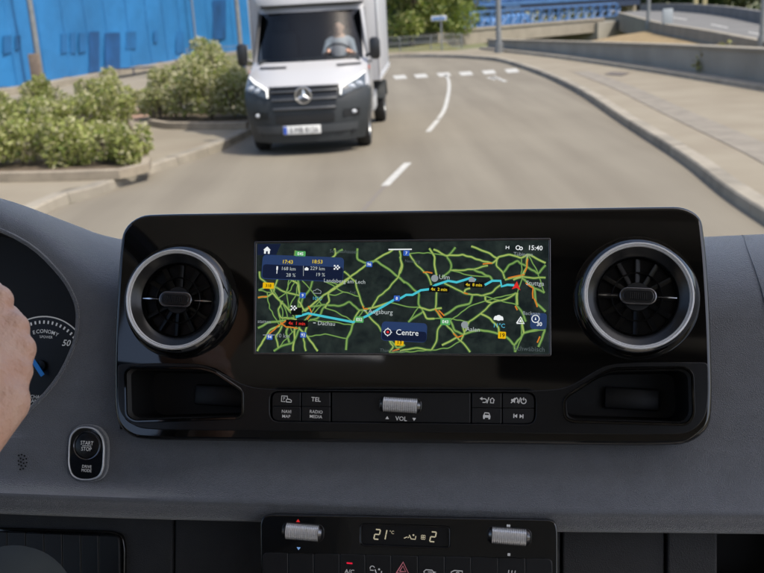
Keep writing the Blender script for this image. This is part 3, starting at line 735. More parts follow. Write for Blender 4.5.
# slim poles at left
b0 = gp(43, 91, .13)
t = thing('utility_pole', 'grey pole with a brown lower box rising behind the left shrub', 'pole', b0)
g = MB(); g.tube([b0, b0 + ZZ * 7], [.11, .09], 10); mk('post', g, M_steel, t)
g = MB(); g.box(b0 + Vector((-.1, -.05, .65)), (.36, .30, 1.25), .03); mk('box', g, mat('brown_box', (.16, .12, .09), .7, noise=(5, .2)), t)
b0 = gp(198, 62, .13)
t = thing('signpost', 'thin grey pole before the hoarding rising above the second shrub', 'pole', b0)
g = MB(); g.tube([b0, b0 + ZZ * 7.5], [.075, .06], 8); mk('post', g, mat('bluish_steel', (.16, .22, .30), .5, .3), t)
g = MB(); g.tube([b0, b0 + ZZ * .5], .11, 8); mk('base_sleeve', g, M_steel, t)
b0 = gp(243, 72, .13)
t = thing('lamp_pole', 'pale grey pole immediately left of the white truck', 'pole', b0)
g = MB(); g.tube([b0, b0 + ZZ * 8], [.10, .075], 10); mk('post', g, M_steel, t)
g = MB(); g.tube([b0, b0 + ZZ * .6], .14, 10); mk('base_sleeve', g, M_bdark, t)

# ================================================================== white box truck
fp = gp(313, 149); BACK = R_(3.4)
TM = Matrix.Translation((fp.x - .04, fp.y - .72, 0)) @ Matrix.Rotation(math.pi - BACK, 4, 'Z')
tk = thing('box_truck', 'white box truck coming towards the viewer in the oncoming lane', 'truck', (0, 0, 0), TM)
M_tw = mat('truck_white', (0.413, 0.413, 0.421), .3, coat=.5, noise=(1.5, .03)); M_tg = mat('truck_grey_plastic', (.026, .030, .033), .5, noise=(4, .12)); M_tb = mat('truck_black_plastic', (.012, .013, .015), .35)
prof = [(-.03, .21, .90), (.0, .42, .95), (.01, .6, .98), (.0, .8, 1.0), (-.04, .98, 1.0), (-.09, 1.06, 1.0), (-.20, 1.14, .995), (-.45, 1.27, .985), (-.72, 1.38, .975), (-.84, 1.43, .97), (-1.05, 1.68, .955), (-1.26, 1.97, .935), (-1.44, 2.22, .915), (-1.53, 2.30, .90), (-1.72, 2.35, .88)]
CX9 = [-1, -.975, -.93, -.7, -.45, -.2, 0, .2, .45, .7, .93, .975, 1]
def trow(y, z, hw, dy=0, grow=0):
    front = [((hw + grow) * c, y + dy - .40 * abs(c) ** 3.6, z) for c in CX9]
    return [(-(hw + grow), -1.95, z), (-(hw + grow), -1.2, z) if y - .40 > -1.15 else (-(hw + grow), y - .44, z)] + front + [((hw + grow), -1.2, z) if y - .40 > -1.15 else ((hw + grow), y - .44, z), ((hw + grow), -1.95, z)]
rows = [trow(*p) for p in prof]
def cab_keep(i, j):
    if 9 <= i <= 11 and 4 <= j <= 11: return False       # windscreen opening
    if 9 <= i <= 11 and j in (0, 15): return False        # side windows
    if i <= 1 and j in (1, 14): return False              # wheel arches
    return True
g = MB(); g.grid(rows, keep=cab_keep); g.faces(rows[-1], [tuple(range(len(rows[-1])))]); mk('cab_body', g, M_tw, tk, 50)
def tp(s_, c, off=0.0):     # point on the cab front at profile parameter s_, lateral fraction c
    i = min(int(s_), len(prof) - 2); f = s_ - i; a, b_ = prof[i], prof[i + 1]
    y, z, hw = (a[k] + (b_[k] - a[k]) * f for k in range(3)); dn = Vector((0, b_[1] - a[1], -(b_[0] - a[0]))).normalized()
    return Vector((hw * c, y - .40 * abs(c) ** 3.6, z)) + dn * off
def tpatch(g, s0, s1, c0, c1, off, ns=4, nc=8, slant=0., th=.0):
    return g.grid([[tp(s0 + (s1 - s0) * i / ns + slant * (c0 + (c1 - c0) * j / nc), c0 + (c1 - c0) * j / nc, off) for j in range(nc + 1)] for i in range(ns + 1)])
g = MB(); tpatch(g, 9.0, 12.0, -.935, .935, -.008, 6, 18); mk('windscreen', g, glass_mat('truck_glass', (.52, .57, .60), .10), tk)
for sx in (-1, 1):
    g = MB(); g.faces([(sx * .972, -1.9, 1.44), (sx * .972, -1.22, 1.44), (sx * .87, -1.55, 2.22), (sx * .87, -1.9, 2.24)], [(0, 1, 2, 3)]); mk('side_window', g, mat('tinted_glass', (.012, .016, .02), .06), tk)
M_cd = mat('cab_dark', (.035, .04, .045), .8)
for nm, c_, d_ in (('cab_floor', (0, -1.42, 1.30), (1.8, .9, .06)), ('cab_rear_wall', (0, -1.88, 1.8), (1.86, .04, .9)), ('cab_dashboard', (0, -1.16, 1.42), (1.7, .3, .10))):
    g = MB(); g.box(c_, d_, .01); mk(nm, g, M_cd, tk)
for sx in (-.5, .5):
    g = MB(); g.box((sx, -1.72, 1.62), (.5, .14, .55), .05); g.box((sx, -1.72, 1.98), (.26, .10, .2), .04); mk('seat', g, mat('seat_grey', (.03, .032, .035), .8), tk)
# bumper and grey lower front
g = MB(); rr = [trow(a, z, hw, .012, .012) for a, z, hw in prof[:5]] + [trow(-.085, 1.04, 1.0, .012, .012)]
g.grid(rr, keep=lambda i, j: not (j in (0, 15)) and not (i <= 1 and j in (1, 14)) and not (i >= 4 and (j in (1, 14)))); mk('bumper', g, M_tg, tk, 50)
g = MB(); tpatch(g, .75, 1.4, -.86, .86, .03, 3, 14); mk('bumper_lip', g, mat('bumper_grey', (.05, .055, .06), .45), tk)
g = MB(); tpatch(g, 1.6, 2.3, -.48, .48, .022, 3, 10); mk('lower_intake', g, M_tb, tk)
for sx in (-1, 1):
    g = MB(); tpatch(g, 1.95, 2.5, .62 * sx, .88 * sx, .022, 3, 6); mk('fog_lamp_recess', g, M_tb, tk)
    g = MB(); g.ball(tp(2.25, .78 * sx, .02), .04, 6, 1.2, .5, .8); mk('fog_lamp', g, mat('lamp_glass', (.6, .62, .65), .15), tk)
# grille
gw = lambda q: .50 + .065 * q
g = MB(); g.grid([[tp(2.5 + 2.55 * i / 4, -gw(i / 4) + 2 * gw(i / 4) * j / 12, .02) for j in range(13)] for i in range(5)]); mk('grille', g, M_tb, tk)
for k, s_ in enumerate((2.75, 3.45, 4.15, 4.95)):
    w_ = gw((s_ - 2.5) / 2.55) - .01; g = MB(); g.tube([tp(s_, -w_ + 2 * w_ * j / 12, .045) for j in range(13)], .022, 6); mk('grille_slat', g, mat('slat_silver', (.10, .105, .11), .3, .6), tk)
em = tp(3.75, 0, .075)
g = MB(); N = 28; rT, rt = .125, .014
g.lathe([(rT + rt * math.cos(a), rt * math.sin(a)) for a in [k * math.pi / 3 for k in range(7)]], em, N, 'y')
for k in range(3):
    a = R_(90 + 120 * k); e = em + Vector((math.cos(a) * rT, 0, math.sin(a) * rT)); s1 = em + Vector((-math.sin(a) * .032, .0, math.cos(a) * .032)); s2 = em - Vector((-math.sin(a) * .032, .0, math.cos(a) * .032))
    g.faces([s1, e, s2, em + Vector((0, .03, 0)), em - Vector((0, .02, 0))], [(0, 1, 3), (1, 2, 3), (0, 4, 1), (1, 4, 2)])
mk('emblem', g, M_chrome, tk)
g = MB(); g.lathe([(.0, -.02), (.118, -.02), (.118, -.012), (0, -.008)], em, 24, 'y'); mk('emblem_disc', g, M_darkchrome, tk)
# headlights
for sx in (-1, 1):
    def hp(u, v, off): s0, s1 = 3.55 + .8 * u, 4.75 + 1.9 * u; return tp(s0 + (s1 - s0) * v, sx * (.575 + .39 * u), off)
    g = MB(); g.grid([[hp(j / 8, i / 4, .03) for j in range(9)] for i in range(5)])
    hl = mk('headlight', g, mat('headlight_glass', (.07, .085, .10), .08, coat=.5), tk)
    g = MB(); g.tube([hp(.02, .1, .042), hp(.04, .75, .042), hp(.3, .88, .042), hp(.65, .92, .042), hp(.97, .93, .042)], [.012, .018, .019, .019, .012], 6); mk('daylight_strip', g, mat('drl', (.8, .8, .8), .3, emit=((1, .97, .9), 1.0)), hl)
    for u in (.42, .72):
        g = MB(); g.ball(hp(u, .42, .015), .06, 6, 1.3, .5, .8); mk('lens', g, mat('lens', (.4, .44, .5), .1), hl)
# number plate
pc = tp(1.0, 0.06, .045)
g = MB(); g.box(pc, (.60, .02, .135), .006); pl_ = mk('number_plate', g, mat('plate_white', (.72, .72, .70), .4), tk)
g = MB(); g.box(pc + Vector((.268, .012, 0)), (.05, .008, .12)); mk('plate_band', g, mat('plate_blue', (.02, .08, .45), .4), pl_)
MT = Matrix(((-1, 0, 0, 0), (0, 0, -1, 0), (0, 1, 0, 0), (0, 0, 0, 1)))
g = MB(); g.text('S MB 8126', pc + Vector((-.03, .0125, 0)), .085, m=Matrix.Rotation(math.pi, 4, 'Z') @ Matrix.Rotation(R_(90), 4, 'X'), sx=.85); mk('plate_lettering', g, M_tb, pl_)
# cowl, wipers
for c0, c1 in ((-.90, -.50), (.34, .82)):
    g = MB(); tpatch(g, 7.62, 7.86, c0, c1, .008, 2, 5); mk('cowl_vent', g, M_tb, tk)
for c0, c1 in ((-.75, -.05), (.05, .72)):
    g = MB(); g.tube([tp(8.95, c0, .006), tp(9.10, c1, .006)], .005, 5); mk('wiper', g, M_tb, tk)
# mirrors, handle, indicator
for sx in (-1, 1):
    g = MB(); g.box((sx * 1.11, -1.02, 1.58), (.18, .13, .36), .06); mr = mk('door_mirror', g, M_tb, tk)
    g = MB(); g.tube([(sx * .95, -1.05, 1.46), (sx * 1.06, -1.03, 1.50)], .03, 6); mk('mirror_arm', g, M_tb, mr)
    g = MB(); g.box((sx * 1.0, -1.02, 1.28), (.02, .09, .06), .008); mk('indicator', g, mat('orange_lens', (.55, .07, .02), .3), tk)
    g = MB(); g.box((sx * 1.0, -1.62, 1.35), (.03, .16, .04), .01); mk('door_handle', g, M_tb, tk)
    g = MB(); g.box((sx * .992, -1.08, .95), (.008, .012, .85)); mk('door_gap', g, M_tb, tk)
# fairing and box
g = MB(); rows = []
for y, z, hw in ((-1.40, 2.345, .90), (-1.42, 2.46, .95), (-1.62, 2.72, 1.0), (-1.86, 3.02, 1.02), (-2.06, 3.22, 1.02)):
    rows.append([(hw * c, y - .22 * abs(c) ** 4, z) for c in CX9])
rows2 = [[(r[0][0], -2.08, r[0][2])] + r + [(r[-1][0], -2.08, r[-1][2])] for r in rows]
g.grid(rows2); g.faces(rows2[0], [tuple(range(len(rows2[0])))]); mk('roof_fairing', g, M_tw, tk, 50)
g = MB(); g.box((0, -4.25, 2.12), (2.24, 4.3, 2.3), .03); bx_ = mk('cargo_box', g, mat('box_white', (0.484, 0.491, 0.515), .4, noise=(1.1, .05)), tk)
for sx in (-1, 1):
    g = MB(); g.box((sx * 1.125, -4.25, 1.02), (.03, 4.32, .10), .008); mk('sill_rail', g, M_silver, bx_)
    g = MB(); g.box((sx * 1.125, -2.12, 2.12), (.03, .07, 2.1), .008); mk('corner_trim', g, M_silver, bx_)
g = MB(); g.box((0, -3.9, .62), (.9, 4.6, .22), .02); mk('chassis', g, M_tb, tk); g = MB(); g.box((0, -.9, .42), (1.5, 1.5, .2)); mk('underbody', g, M_tb, tk)
for sx in (-1, 1):
    g = MB(); g.box((sx * .93, -2.85, .58), (.10, .9, .34), .03); mk('side_skirt', g, mat('skirt_white', (0.429, 0.437, 0.445), .5), tk)
def wheel(x, y):
    g = MB(); g.lathe([(.20, -.10), (.33, -.11), (.355, -.07), (.355, .07), (.33, .11), (.20, .10)], (x, y, .355), 28, 'x'); wt = mk('wheel', g, mat('tyre', (.02, .02, .02), .8), tk)
    sgn = 1 if x > 0 else -1
    g = MB(); g.lathe([(.0, .07 * sgn), (.07, .085 * sgn), (.12, .05 * sgn), (.19, .06 * sgn), (.205, .10 * sgn)], (x, y, .355), 20, 'x'); mk('rim', g, mat('rim_grey', (.32, .33, .34), .4, .7), wt)
for sx in (-1, 1):
    wheel(sx * .86, -.95); wheel(sx * .97, -4.45)
    g = MB(); g.lathe([(.40, -.13), (.43, -.13), (.43, .13), (.40, .13)], (sx * .99, -4.45, .40), 28, 'x'); 
    bmesh.ops.delete(g.bm, geom=[v for v in g.bm.verts if v.co.z < .42], context='VERTS'); mk('mudguard', g, M_tg, tk)

# ------------------------------------------------------------------ organic figures: union of tapered capsules, voxel remeshed
def caps(g, a, b, ra, rb, n=12):
    a, b = Vector(a), Vector(b); d = b - a; L = d.length
    if L < 1e-6: return g.ball(a, ra, 8)
    rot = d.to_track_quat('Z', 'Y').to_matrix().to_4x4(); t = bmesh.new(); rows = []
    pr = [(ra * math.sin(k * math.pi / 12), -ra * math.cos(k * math.pi / 12)) for k in range(7)] + [(rb * math.cos(k * math.pi / 12), L + rb * math.sin(k * math.pi / 12)) for k in range(7)]
    for r, z in pr: rows.append([a + rot @ Vector((max(r, 1e-5) * math.cos(2 * math.pi * k / n), max(r, 1e-5) * math.sin(2 * math.pi * k / n), z)) for k in range(n)])
    return g.grid(rows, close=True)
def organic(name, g, vox, m, parent, smooth=6, factor=.5):
    o = mk(name, g, m, parent)
    md = o.modifiers.new('r', 'REMESH'); md.mode = 'VOXEL'; md.voxel_size = vox
    ms = o.modifiers.new('s', 'SMOOTH'); ms.iterations = smooth; ms.factor = factor
    dg = bpy.context.evaluated_depsgraph_get(); dg.update(); me = bpy.data.meshes.new_from_object(o.evaluated_get(dg))
    o.modifiers.clear(); old = o.data; o.data = me; bpy.data.meshes.remove(old)
    me.shade_smooth()
    return o
# truck driver, behind the windscreen
tdr = thing('person', 'truck driver in a pale shirt behind the windscreen', 'person', (0, 0, 0), TM)
g = MB(); dx = -.50
hc = Vector((dx, -1.42, 1.93))
g.ball(hc, .10, 8, .82, 1, 1.2); caps(g, hc - ZZ * .06, hc - ZZ * .20, .055, .06); g.ball(hc + Vector((0, .10, -.01)), .018, 5); g.ball(hc + Vector((0, .05, -.07)), .055, 6)
for sx in (-1, 1):
    g.ball(hc + Vector((.082 * sx, 0, 0)), .025, 5, .5, 1, 1.3)
    caps(g, (dx + .20 * sx, -1.42, 1.70), (dx + .25 * sx, -1.25, 1.50), .05, .042); caps(g, (dx + .25 * sx, -1.25, 1.50), (dx + .16 * sx, -1.0, 1.56), .042, .03); g.ball((dx + .16 * sx, -.98, 1.57), .04, 6)
caps(g, (dx, -1.45, 1.72), (dx, -1.45, 1.42), .13, .13)
organic('body', g, .014, M_skin, tdr, 4)
g = MB(); caps(g, (dx - .12, -1.45, 1.70), (dx + .12, -1.45, 1.70), .10, .10); caps(g, (dx, -1.45, 1.65), (dx, -1.45, 1.40), .17, .17)
for sx in (-1, 1): caps(g, (dx + .19 * sx, -1.43, 1.70), (dx + .25 * sx, -1.26, 1.51), .065, .055)
organic('shirt', g, .02, mat('pale_shirt', (.6, .62, .66), .8), tdr, 4)
g = MB(); g.ball(hc + Vector((0, -.025, .045)), .108, 8, .85, .95, .95); organic('hair', g, .012, mat('dark_hair', (.015, .012, .01), .7), tdr, 3)
g = MB(); g.lathe([(.19 + .016 * math.cos(a), .016 * math.sin(a)) for a in [k * math.pi / 3 for k in range(7)]], (0, 0, 0), 24, 'z'); bmesh.ops.transform(g.bm, matrix=Matrix.Translation((dx, -1.02, 1.56)) @ Matrix.Rotation(R_(40), 4, 'X'), verts=g.bm.verts); mk('steering_wheel', g, M_tb, tk)

# ================================================================== OUR VAN: cabin shell
cab = thing('van_cabin', 'light grey van cabin shell with windscreen around the dashboard', 'van cabin', (-.09, 0, 1.0), VM)
M_head = mat('headliner', (.70, .70, .69), .9, noise=(30, .06)); M_trim = mat('door_trim', (.38, .37, .36), .7)
M_out = mat('van_paint', (.6, .6, .6), .3, coat=.4)
aL, aR = -1.06, .88
g = MB(); rows = []
for b_, z in ((.70, 2.585), (.60, 2.63), (.50, 2.67), (.3, 2.74), (0, 2.78), (-.6, 2.80), (-1.33, 2.80), (-1.43, 2.80), (-1.62, 2.80)):
    rows.append([(aL + .06, b_, z - .12), (aL + .12, b_, z - .03), (-.69, b_, z + .01), (-.42, b_, z + .015), (-.09, b_, z + .02), (aR - .35, b_, z + .01), (aR - .12, b_, z - .03), (aR - .06, b_, z - .12)])
kr = lambda i, j: not (i == 6 and j == 2)
g.grid(rows, keep=kr); g.grid([[(p[0], p[1], p[2] + .04) for p in r] for r in rows], keep=kr); mk('roof', g, M_head, cab)
for sx, a0, tw in ((-1, aL, 'l'), (1, aR, 'r')):
    g = MB(); g.tube([(a0 + .0 * sx, 1.15, 1.72), (a0 - .05 * sx, .66, 2.56)], [.05, .045], 8); mk('windscreen_pillar', g, M_trim, cab)
    g = MB(); g.tube([(a0, -.55, 1.0), (a0 - .04 * sx, -.55, 2.66)], .07, 8); mk('door_pillar', g, M_trim, cab)
    g = MB(); g.box((a0 + .03 * sx, .3, 1.23), (.10, 1.66, .50), .03); dr = mk('door', g, M_trim, cab)
    g = MB(); g.box((a0 - .05 * sx, .25, 1.38), (.06, .55, .06), .02); mk('arm_rest', g, M_satin, dr)
g = MB(); g.box((-.09, -.35, .98), (1.94, 3.0, .04)); mk('floor', g, mat('floor_mat', (.38, .36, .33), .8), cab)
g = MB(); g.box((-.09, -1.60, 1.88), (1.9, .04, 1.86)); mk('bulkhead', g, mat('bulkhead_grey', (.45, .44, .43), .8), cab)
g = MB()
for a_, b_, da, db, zz in ((.25, -.72, .62, .34, 2.72), (-.45, -.60, .40, .22, 2.74), (.35, -1.25, .8, .16, 2.76)):
    g = MB(); g.box((a_, b_, zz), (da, db, .05), .02); mk('added_reflection_block', g, mat('reflection_block_grey', (.03, .03, .032), .6), cab)  # invented dark blocks, out of view, to break up the gloss reflections
mh = mat('glint_hatch_acrylic', (.85, .85, .84), .4); nn_ = mh.node_tree; tr_ = nn_.nodes.new('ShaderNodeBsdfTranslucent'); tr_.inputs[0].default_value = (.92, .92, .90, 1); nn_.links.new(tr_.outputs[0], nn_.nodes['Material Output'].inputs[0])
g = MB(); g.grid([[(-.70 + .29 * i / 4, -1.32 - .12 * j / 3, 2.83 + .01 * math.sin(i * .785)) for i in range(5)] for j in range(4)]); mk('added_glint_hatch', g, mh, cab)  # unseen hatch, added so a white patch reflects in the gloss panel
for b_ in (-.42, -1.0):
    g = MB(); g.box((-.09, b_, 2.795), (1.6, .05, .05), .015); mk('added_reflection_rib', g, mat('reflection_rib_grey', (.25, .24, .23), .7), cab)  # ribs added out of sight to give the black panel something to mirror
g = MB(); rows = []
for k in range(9):
    t_ = k / 8; rows.append([(aL + .02 + (aR - aL - .04) * j / 12, 1.20 - .50 * t_ + .03 * math.sin(t_ * math.pi) - .06 * abs(j / 6 - 1) ** 2, 1.74 + .86 * t_) for j in range(13)])
g.grid(rows); WIND = mk('windscreen', g, clear_mat('windscreen_glass', (.96, .975, .97)), cab)
for a_ in (-.58, .42):
    g = MB(); g.box((a_, -.35, 1.35), (.5, .5, .14), .05); g.box((a_, -.62, 1.75), (.48, .14, .75), .05, m=Matrix.Rotation(R_(8), 4, 'X')); g.box((a_, -.70, 2.24), (.26, .10, .18), .04); mk('seat', g, mat('cab_seat', (.24, .23, .22), .85, bump=(500, .3, .002)), cab)

# ================================================================== dashboard skin
ytop = [(-460, 300), (-400, 235), (-330, 200), (-250, 182), (-150, 176), (-60, 184), (0, 198), (20, 204), (40, 211.5), (60, 219.5), (80, 227.5), (100, 234.5), (120, 239), (200, 242), (600, 240), (712, 236.5), (764, 234), (1200, 218)]
y1t = [(-460, 425), (0, 438), (400, 446), (764, 452), (1200, 460)]
ylt = [(-460, 480), (0, 493), (136, 498), (260, 501), (550, 511), (764, 513), (1200, 520)]
hole = [(77.6, 318, 318), (77.3, 311, 325), (76.3, 304.5, 334), (74, 298, 344), (70, 289.5, 354), (66, 282.5, 363), (60, 274.5, 374), (54, 267.5, 383), (45, 258, 394), (36, 250, 403), (27, 243.5, 412), (14, 236, 424), (0, 230, 436), (-30, 220, 452), (-80, 211, 466), (-130, 208, 470), (-200, 211, 466), (-260, 224, 446), (-300, 250, 400), (-316, 285, 345), (-320, 315, 315)]
cols = [-460, -400, -350] + [h[0] for h in reversed(hole)] + [85, 95, 105, 115, 120, 125, 130, 160, 200] + list(range(240, 690, 40)) + [691, 696, 702, 710, 725, 742, 764, 800, 840, 880] + list(range(920, 1201, 40))
hx = {h[0]: (h[1], h[2]) for h in hole}
def wb(x):
    t = max(0, min(1, (110 - x) / 170)); t = t * t * (3 - 2 * t); return -.020 + .034 * t
crest = [(-460, 10), (-330, 26), (0, 28), (27, 33), (45, 40), (60, 49), (77, 62), (100, 80), (130, 96), (1200, 96)]
def dash_col(x, off=0.):
    yt, y1, yl = interp(ytop, x), interp(y1t, x), interp(ylt, x); w0 = wb(x) + off; P = []
    yh = hx.get(x) or ((318, 318) if x > -320 else (315, 315)); rp = interp(crest, x); dp_ = .112 * rp / 96 + .006
    e = Q(x, yt, w0 - dp_)
    for dw in (-.42, -.2, -.06): P.append(Vector((e.x, e.y, w0 - dp_ + dw)))
    for k in range(13):
        a = R_(7.5 * k); P.append(Q(x, yt + rp * (1 - math.cos(a)) * .9, w0 - dp_ * (1 - math.sin(a))))
    yr = yt + rp * .9
    dip = .055 * max(0, min(1, (x - 120) / 5, (696 - x) / 5))
    for k in range(1, 7): P.append(Q(x, yr + (yh[0] - yr) * k / 6, w0 - dip * (k > 1)))
    for k in range(0, 7):
        f = (0, .2, .4, .6, .83, .91, 1)[k]; P.append(Q(x, yh[1] + (y1 - yh[1]) * f, w0 + .004 * f ** 2 - dip * (k < 5)))
    pw = 1.6 + 5 * max(0, min(1, (190 - x) / 60))
    for k in range(1, 7): t = (.3, .55, .74, .87, .95, 1)[k - 1]; P.append(Q(x, y1 + (yl - y1) * t, w0 + .004 + .024 * t ** pw))
    wl_ = w0 + .028
    for dy, dw in ((3, .0005), (6, -.0015), (12, -.005), (18, -.008), (20, -.011), (21, -.06)): P.append(Q(x, yl + dy, wl_ + dw))
    return P
C = [dash_col(x) for x in cols]
dash = thing('dashboard', 'dark grey grained van dashboard spanning the whole width below the road view', 'dashboard', Q(400, 505), PM)
nrow = len(C[0]); iu = 3 + 13 + 6 - 1
g = MB(); g.grid(C, keep=lambda i, j: not (j == iu)); 
# close the middle band where no opening is
def is_hole(i): return cols[i] in hx and cols[i + 1] in hx
bmesh.ops.remove_doubles(g.bm, verts=g.bm.verts, dist=1e-5)
skin = mk('dash_skin', g, M_dash, dash, 60)
# hood lining around the instrument opening
up = [Q(h[0], h[1], wb(h[0])) for h in hole]; lo = [Q(h[0], h[2], wb(h[0])) for h in hole]
loop = up + list(reversed(lo[1:-1]))
cen = sum(loop, Vector()) / len(loop)
g = MB(); g.grid([loop, [p + Vector((0, 0, -.008)) + (cen - p) * .005 for p in loop], [p + Vector((0, 0, -.09)) + (cen - p) * .06 for p in loop]], close=True); mk('hood_lining', g, M_dash2, dash, 60)
g = MB(); g.tube([p + Vector((0, 0, -.001)) for p in loop + [loop[0]]], .0022, 6, False); mk('hood_edge', g, M_dash, dash, 60)
# passenger side cover: a slightly proud shell right of the curved seam
seam = [(742, -400), (742, 225), (745, 240), (749, 252), (754, 265), (760, 284), (767, 310), (776, 345), (790, 390), (815, 440), (850, 475), (900, 505)]
seam_y = [(-400, 742), (225, 742), (240, 744.5), (252, 748.5), (265, 753.5), (284, 760), (310, 767), (345, 777), (390, 791), (440, 816), (475, 850), (505, 900)]
rows = []
base = dash_col(742)
for j in range(nrow - 8):
    yr_ = None
    row = []
    for k in range(0, 15):
        # project row j: find x start from the row's picture height at x=742
        pj = PO + UX * base[j].x + VX * base[j].y + WX * base[j].z - CAM
        ypix = CY - F * pj.dot(AXU) / pj.dot(AXF); xs = interp(seam_y, ypix) if j > 2 else 742
        x = xs + (1200 - xs) * (k / 14) ** 1.5; row.append(dash_col(x, .0013)[j])
    rows.append([row[0] + Vector((0, 0, -.003))] + row)
g = MB(); g.grid(rows); mk('passenger_cover', g, M_dash, dash, 60)
g = MB(); g.tube([r[1] + Vector((-.0006, 0, -.0030)) for r in rows[3:]], .0007, 5, False); mk('cover_seam', g, M_gap, dash)
# lower fascia pieces, set back below the lip
WL = -.045
def qpoly(pts, w): return [Q(x, y, w) for x, y in pts]
def fascia(x0, x1, ya0, ya1, w, mm, th=.03, r=.002):
    a, b_, c, d = Q(x0, ya0, w), Q(x1, ya1, w), Q(x1, 760, w), Q(x0, 760, w)
    g = MB(); g.plate([(p.x, p.y) for p in (d, c, Vector((b_.x, b_.y + .02, w)), Vector((a.x, a.y + .02, w)))], (), w - th, w, r); return mk('lower_fascia', g, mm, dash)
fascia(-460, 171, 500, 512, WL, M_dash2); fascia(173, 559.5, 512, 522, WL - .002, M_dash2); fascia(561.5, 664, 524, 528, WL, M_dash2); fascia(667, 717, 528, 530, WL + .004, M_dash2)
g = MB(); a = Q(-460, 480, WL - .03); b_ = Q(1250, 480, WL - .03); c = Q(1250, 800, WL - .09); d = Q(-460, 800, WL - .09); g.faces([a, b_, c, d], [(0, 1, 2, 3)]); mk('under_tray', g, M_gap, dash)
fascia(800, 1200, 528, 536, WL, M_dash2)
g = MB(); a = Q(742, 575, WL - .02); g.box(Q(757, 640, WL - .02), (.07, .10, .05), .01); mk('door_pocket_edge', g, M_matte, dash)
# microphone holes
g = MB(); c0 = Q(21.5, 462, wb(22) + .0045); 
for rr, n_ in ((0, 1), (.0026, 6), (.0052, 12)):
    for k in range(n_):
        a = k * 6.283 / n_ + rr * 300; g.lathe([(0, .0), (.00075, .0), (.00075, .0004), (0, .0004)], c0 + Vector((rr * math.cos(a), rr * math.sin(a) * 1.2, .0006 + .0)), 8)
mk('microphone_grille', g, M_gap, dash, kind='stuff')

# ================================================================== infotainment panel
pan = thing('infotainment_panel', 'wide glossy black centre panel carrying two round vents and button rows', 'control panel', Q(412, 443), PM)
out_px = [(113.5, 405), (114, 330), (119, 252), (122, 228), (139, 214.5), (170, 213.3), (400, 210.2), (660, 206.2), (684, 206), (702, 216), (706.5, 250), (711, 320), (713, 395), (711, 428), (690, 444.5), (650, 446), (400, 443.3), (160, 440.5), (131, 438.5), (116, 424)]
OUT = [Q(x, y) for x, y in out_px]
div = [(112, 362), (170, 361.5), (204, 362.5), (226, 374), (247, 385.5), (275, 388.3), (400, 389), (540, 389.3), (567, 387), (588, 374), (608, 362.5), (640, 360.5), (715, 360)]
D = [Q(x, y) for x, y in div]; D2 = [Q(x, y + 1.3) for x, y in div]
tl_px = [(126, 372), (131, 367.5), (202, 368.5), (215, 372), (236, 386), (243, 391), (243, 415), (239, 418), (135, 421.5), (127, 416)]
tr_px = [(563.5, 401), (567, 396), (603, 373), (614, 368.8), (684, 367.5), (692, 373), (693.5, 415), (687, 424.5), (572, 421.5), (565, 418)]
def tray(px):
    poly = roundpoly([Q(*p) for p in px], .004, 3); c = sum((Vector((*p, 0)) for p in poly), Vector()) / len(poly)
    return poly, c
TL, cTL = tray(tl_px); TR, cTR = tray(tr_px)
KH = roundpoly([Q(*p) for p in ((270, 391), (536, 392), (535.5, 424.5), (270, 421.5))], .008, 5)
full = roundpoly([Q(*p) for p in out_px], [.03] * len(out_px), 4)
g = MB(); g.plate(full, (TL, TR, KH), -.035, 0, .0035, 4); mk('gloss_fascia', g, M_piano, pan, 40)
low_poly = [Vector((p.x, p.y, 0)) for p in [Q(118, 364)] + [Q(x, y + 1.3) for x, y in div[1:-1]] + [Q(708, 362.5), Q(708.6, 395), Q(706, 418), Q(690, 433.6), Q(650, 434.6), Q(400, 432.2), Q(160, 429.8), Q(136, 428), Q(121, 414), Q(118, 400)]]
low_poly = roundpoly(low_poly, [.004] + [.012] * 11 + [.004, .02, .014, .014, .03, .03, .02, .012, .012, .02], 4)
g = MB(); g.plate(low_poly, (TL, TR, KH), -.002, .0011, .0007, 3); mk('satin_inlay', g, M_satin, pan, 40)
def mk_tray(poly, lab):
    g = MB(); n_ = len(poly); cc = sum((Vector((*p, 0)) for p in poly), Vector()) / n_
    def ins(k, w): return [Vector((cc.x + (p[0] - cc.x) * (1 - k), cc.y + (p[1] - cc.y) * (1 - k * 1.8), w)) for p in poly]
    g.grid([ins(0, -.001), ins(.05, -.004), ins(.06, -.045), ins(.10, -.05)], close=True); g.faces(ins(.10, -.05), [tuple(range(n_))])
    tr = mk('storage_tray', g, M_matte, pan, 30, label=lab)
    g = MB(); ring = ins(0, .0016); g.tube(ring + [ring[0]], .0013, 6, False); mk('tray_rim', g, M_piano, tr)
    g = MB(); c0 = cc + Vector((.012, -.002, -.046)); g.box(c0, (.045, .018, .006), .002); mk('rubber_mat', g, M_key, tr)
mk_tray(TL, 'empty storage tray under the left vent'); mk_tray(TR, 'empty storage tray under the right vent')
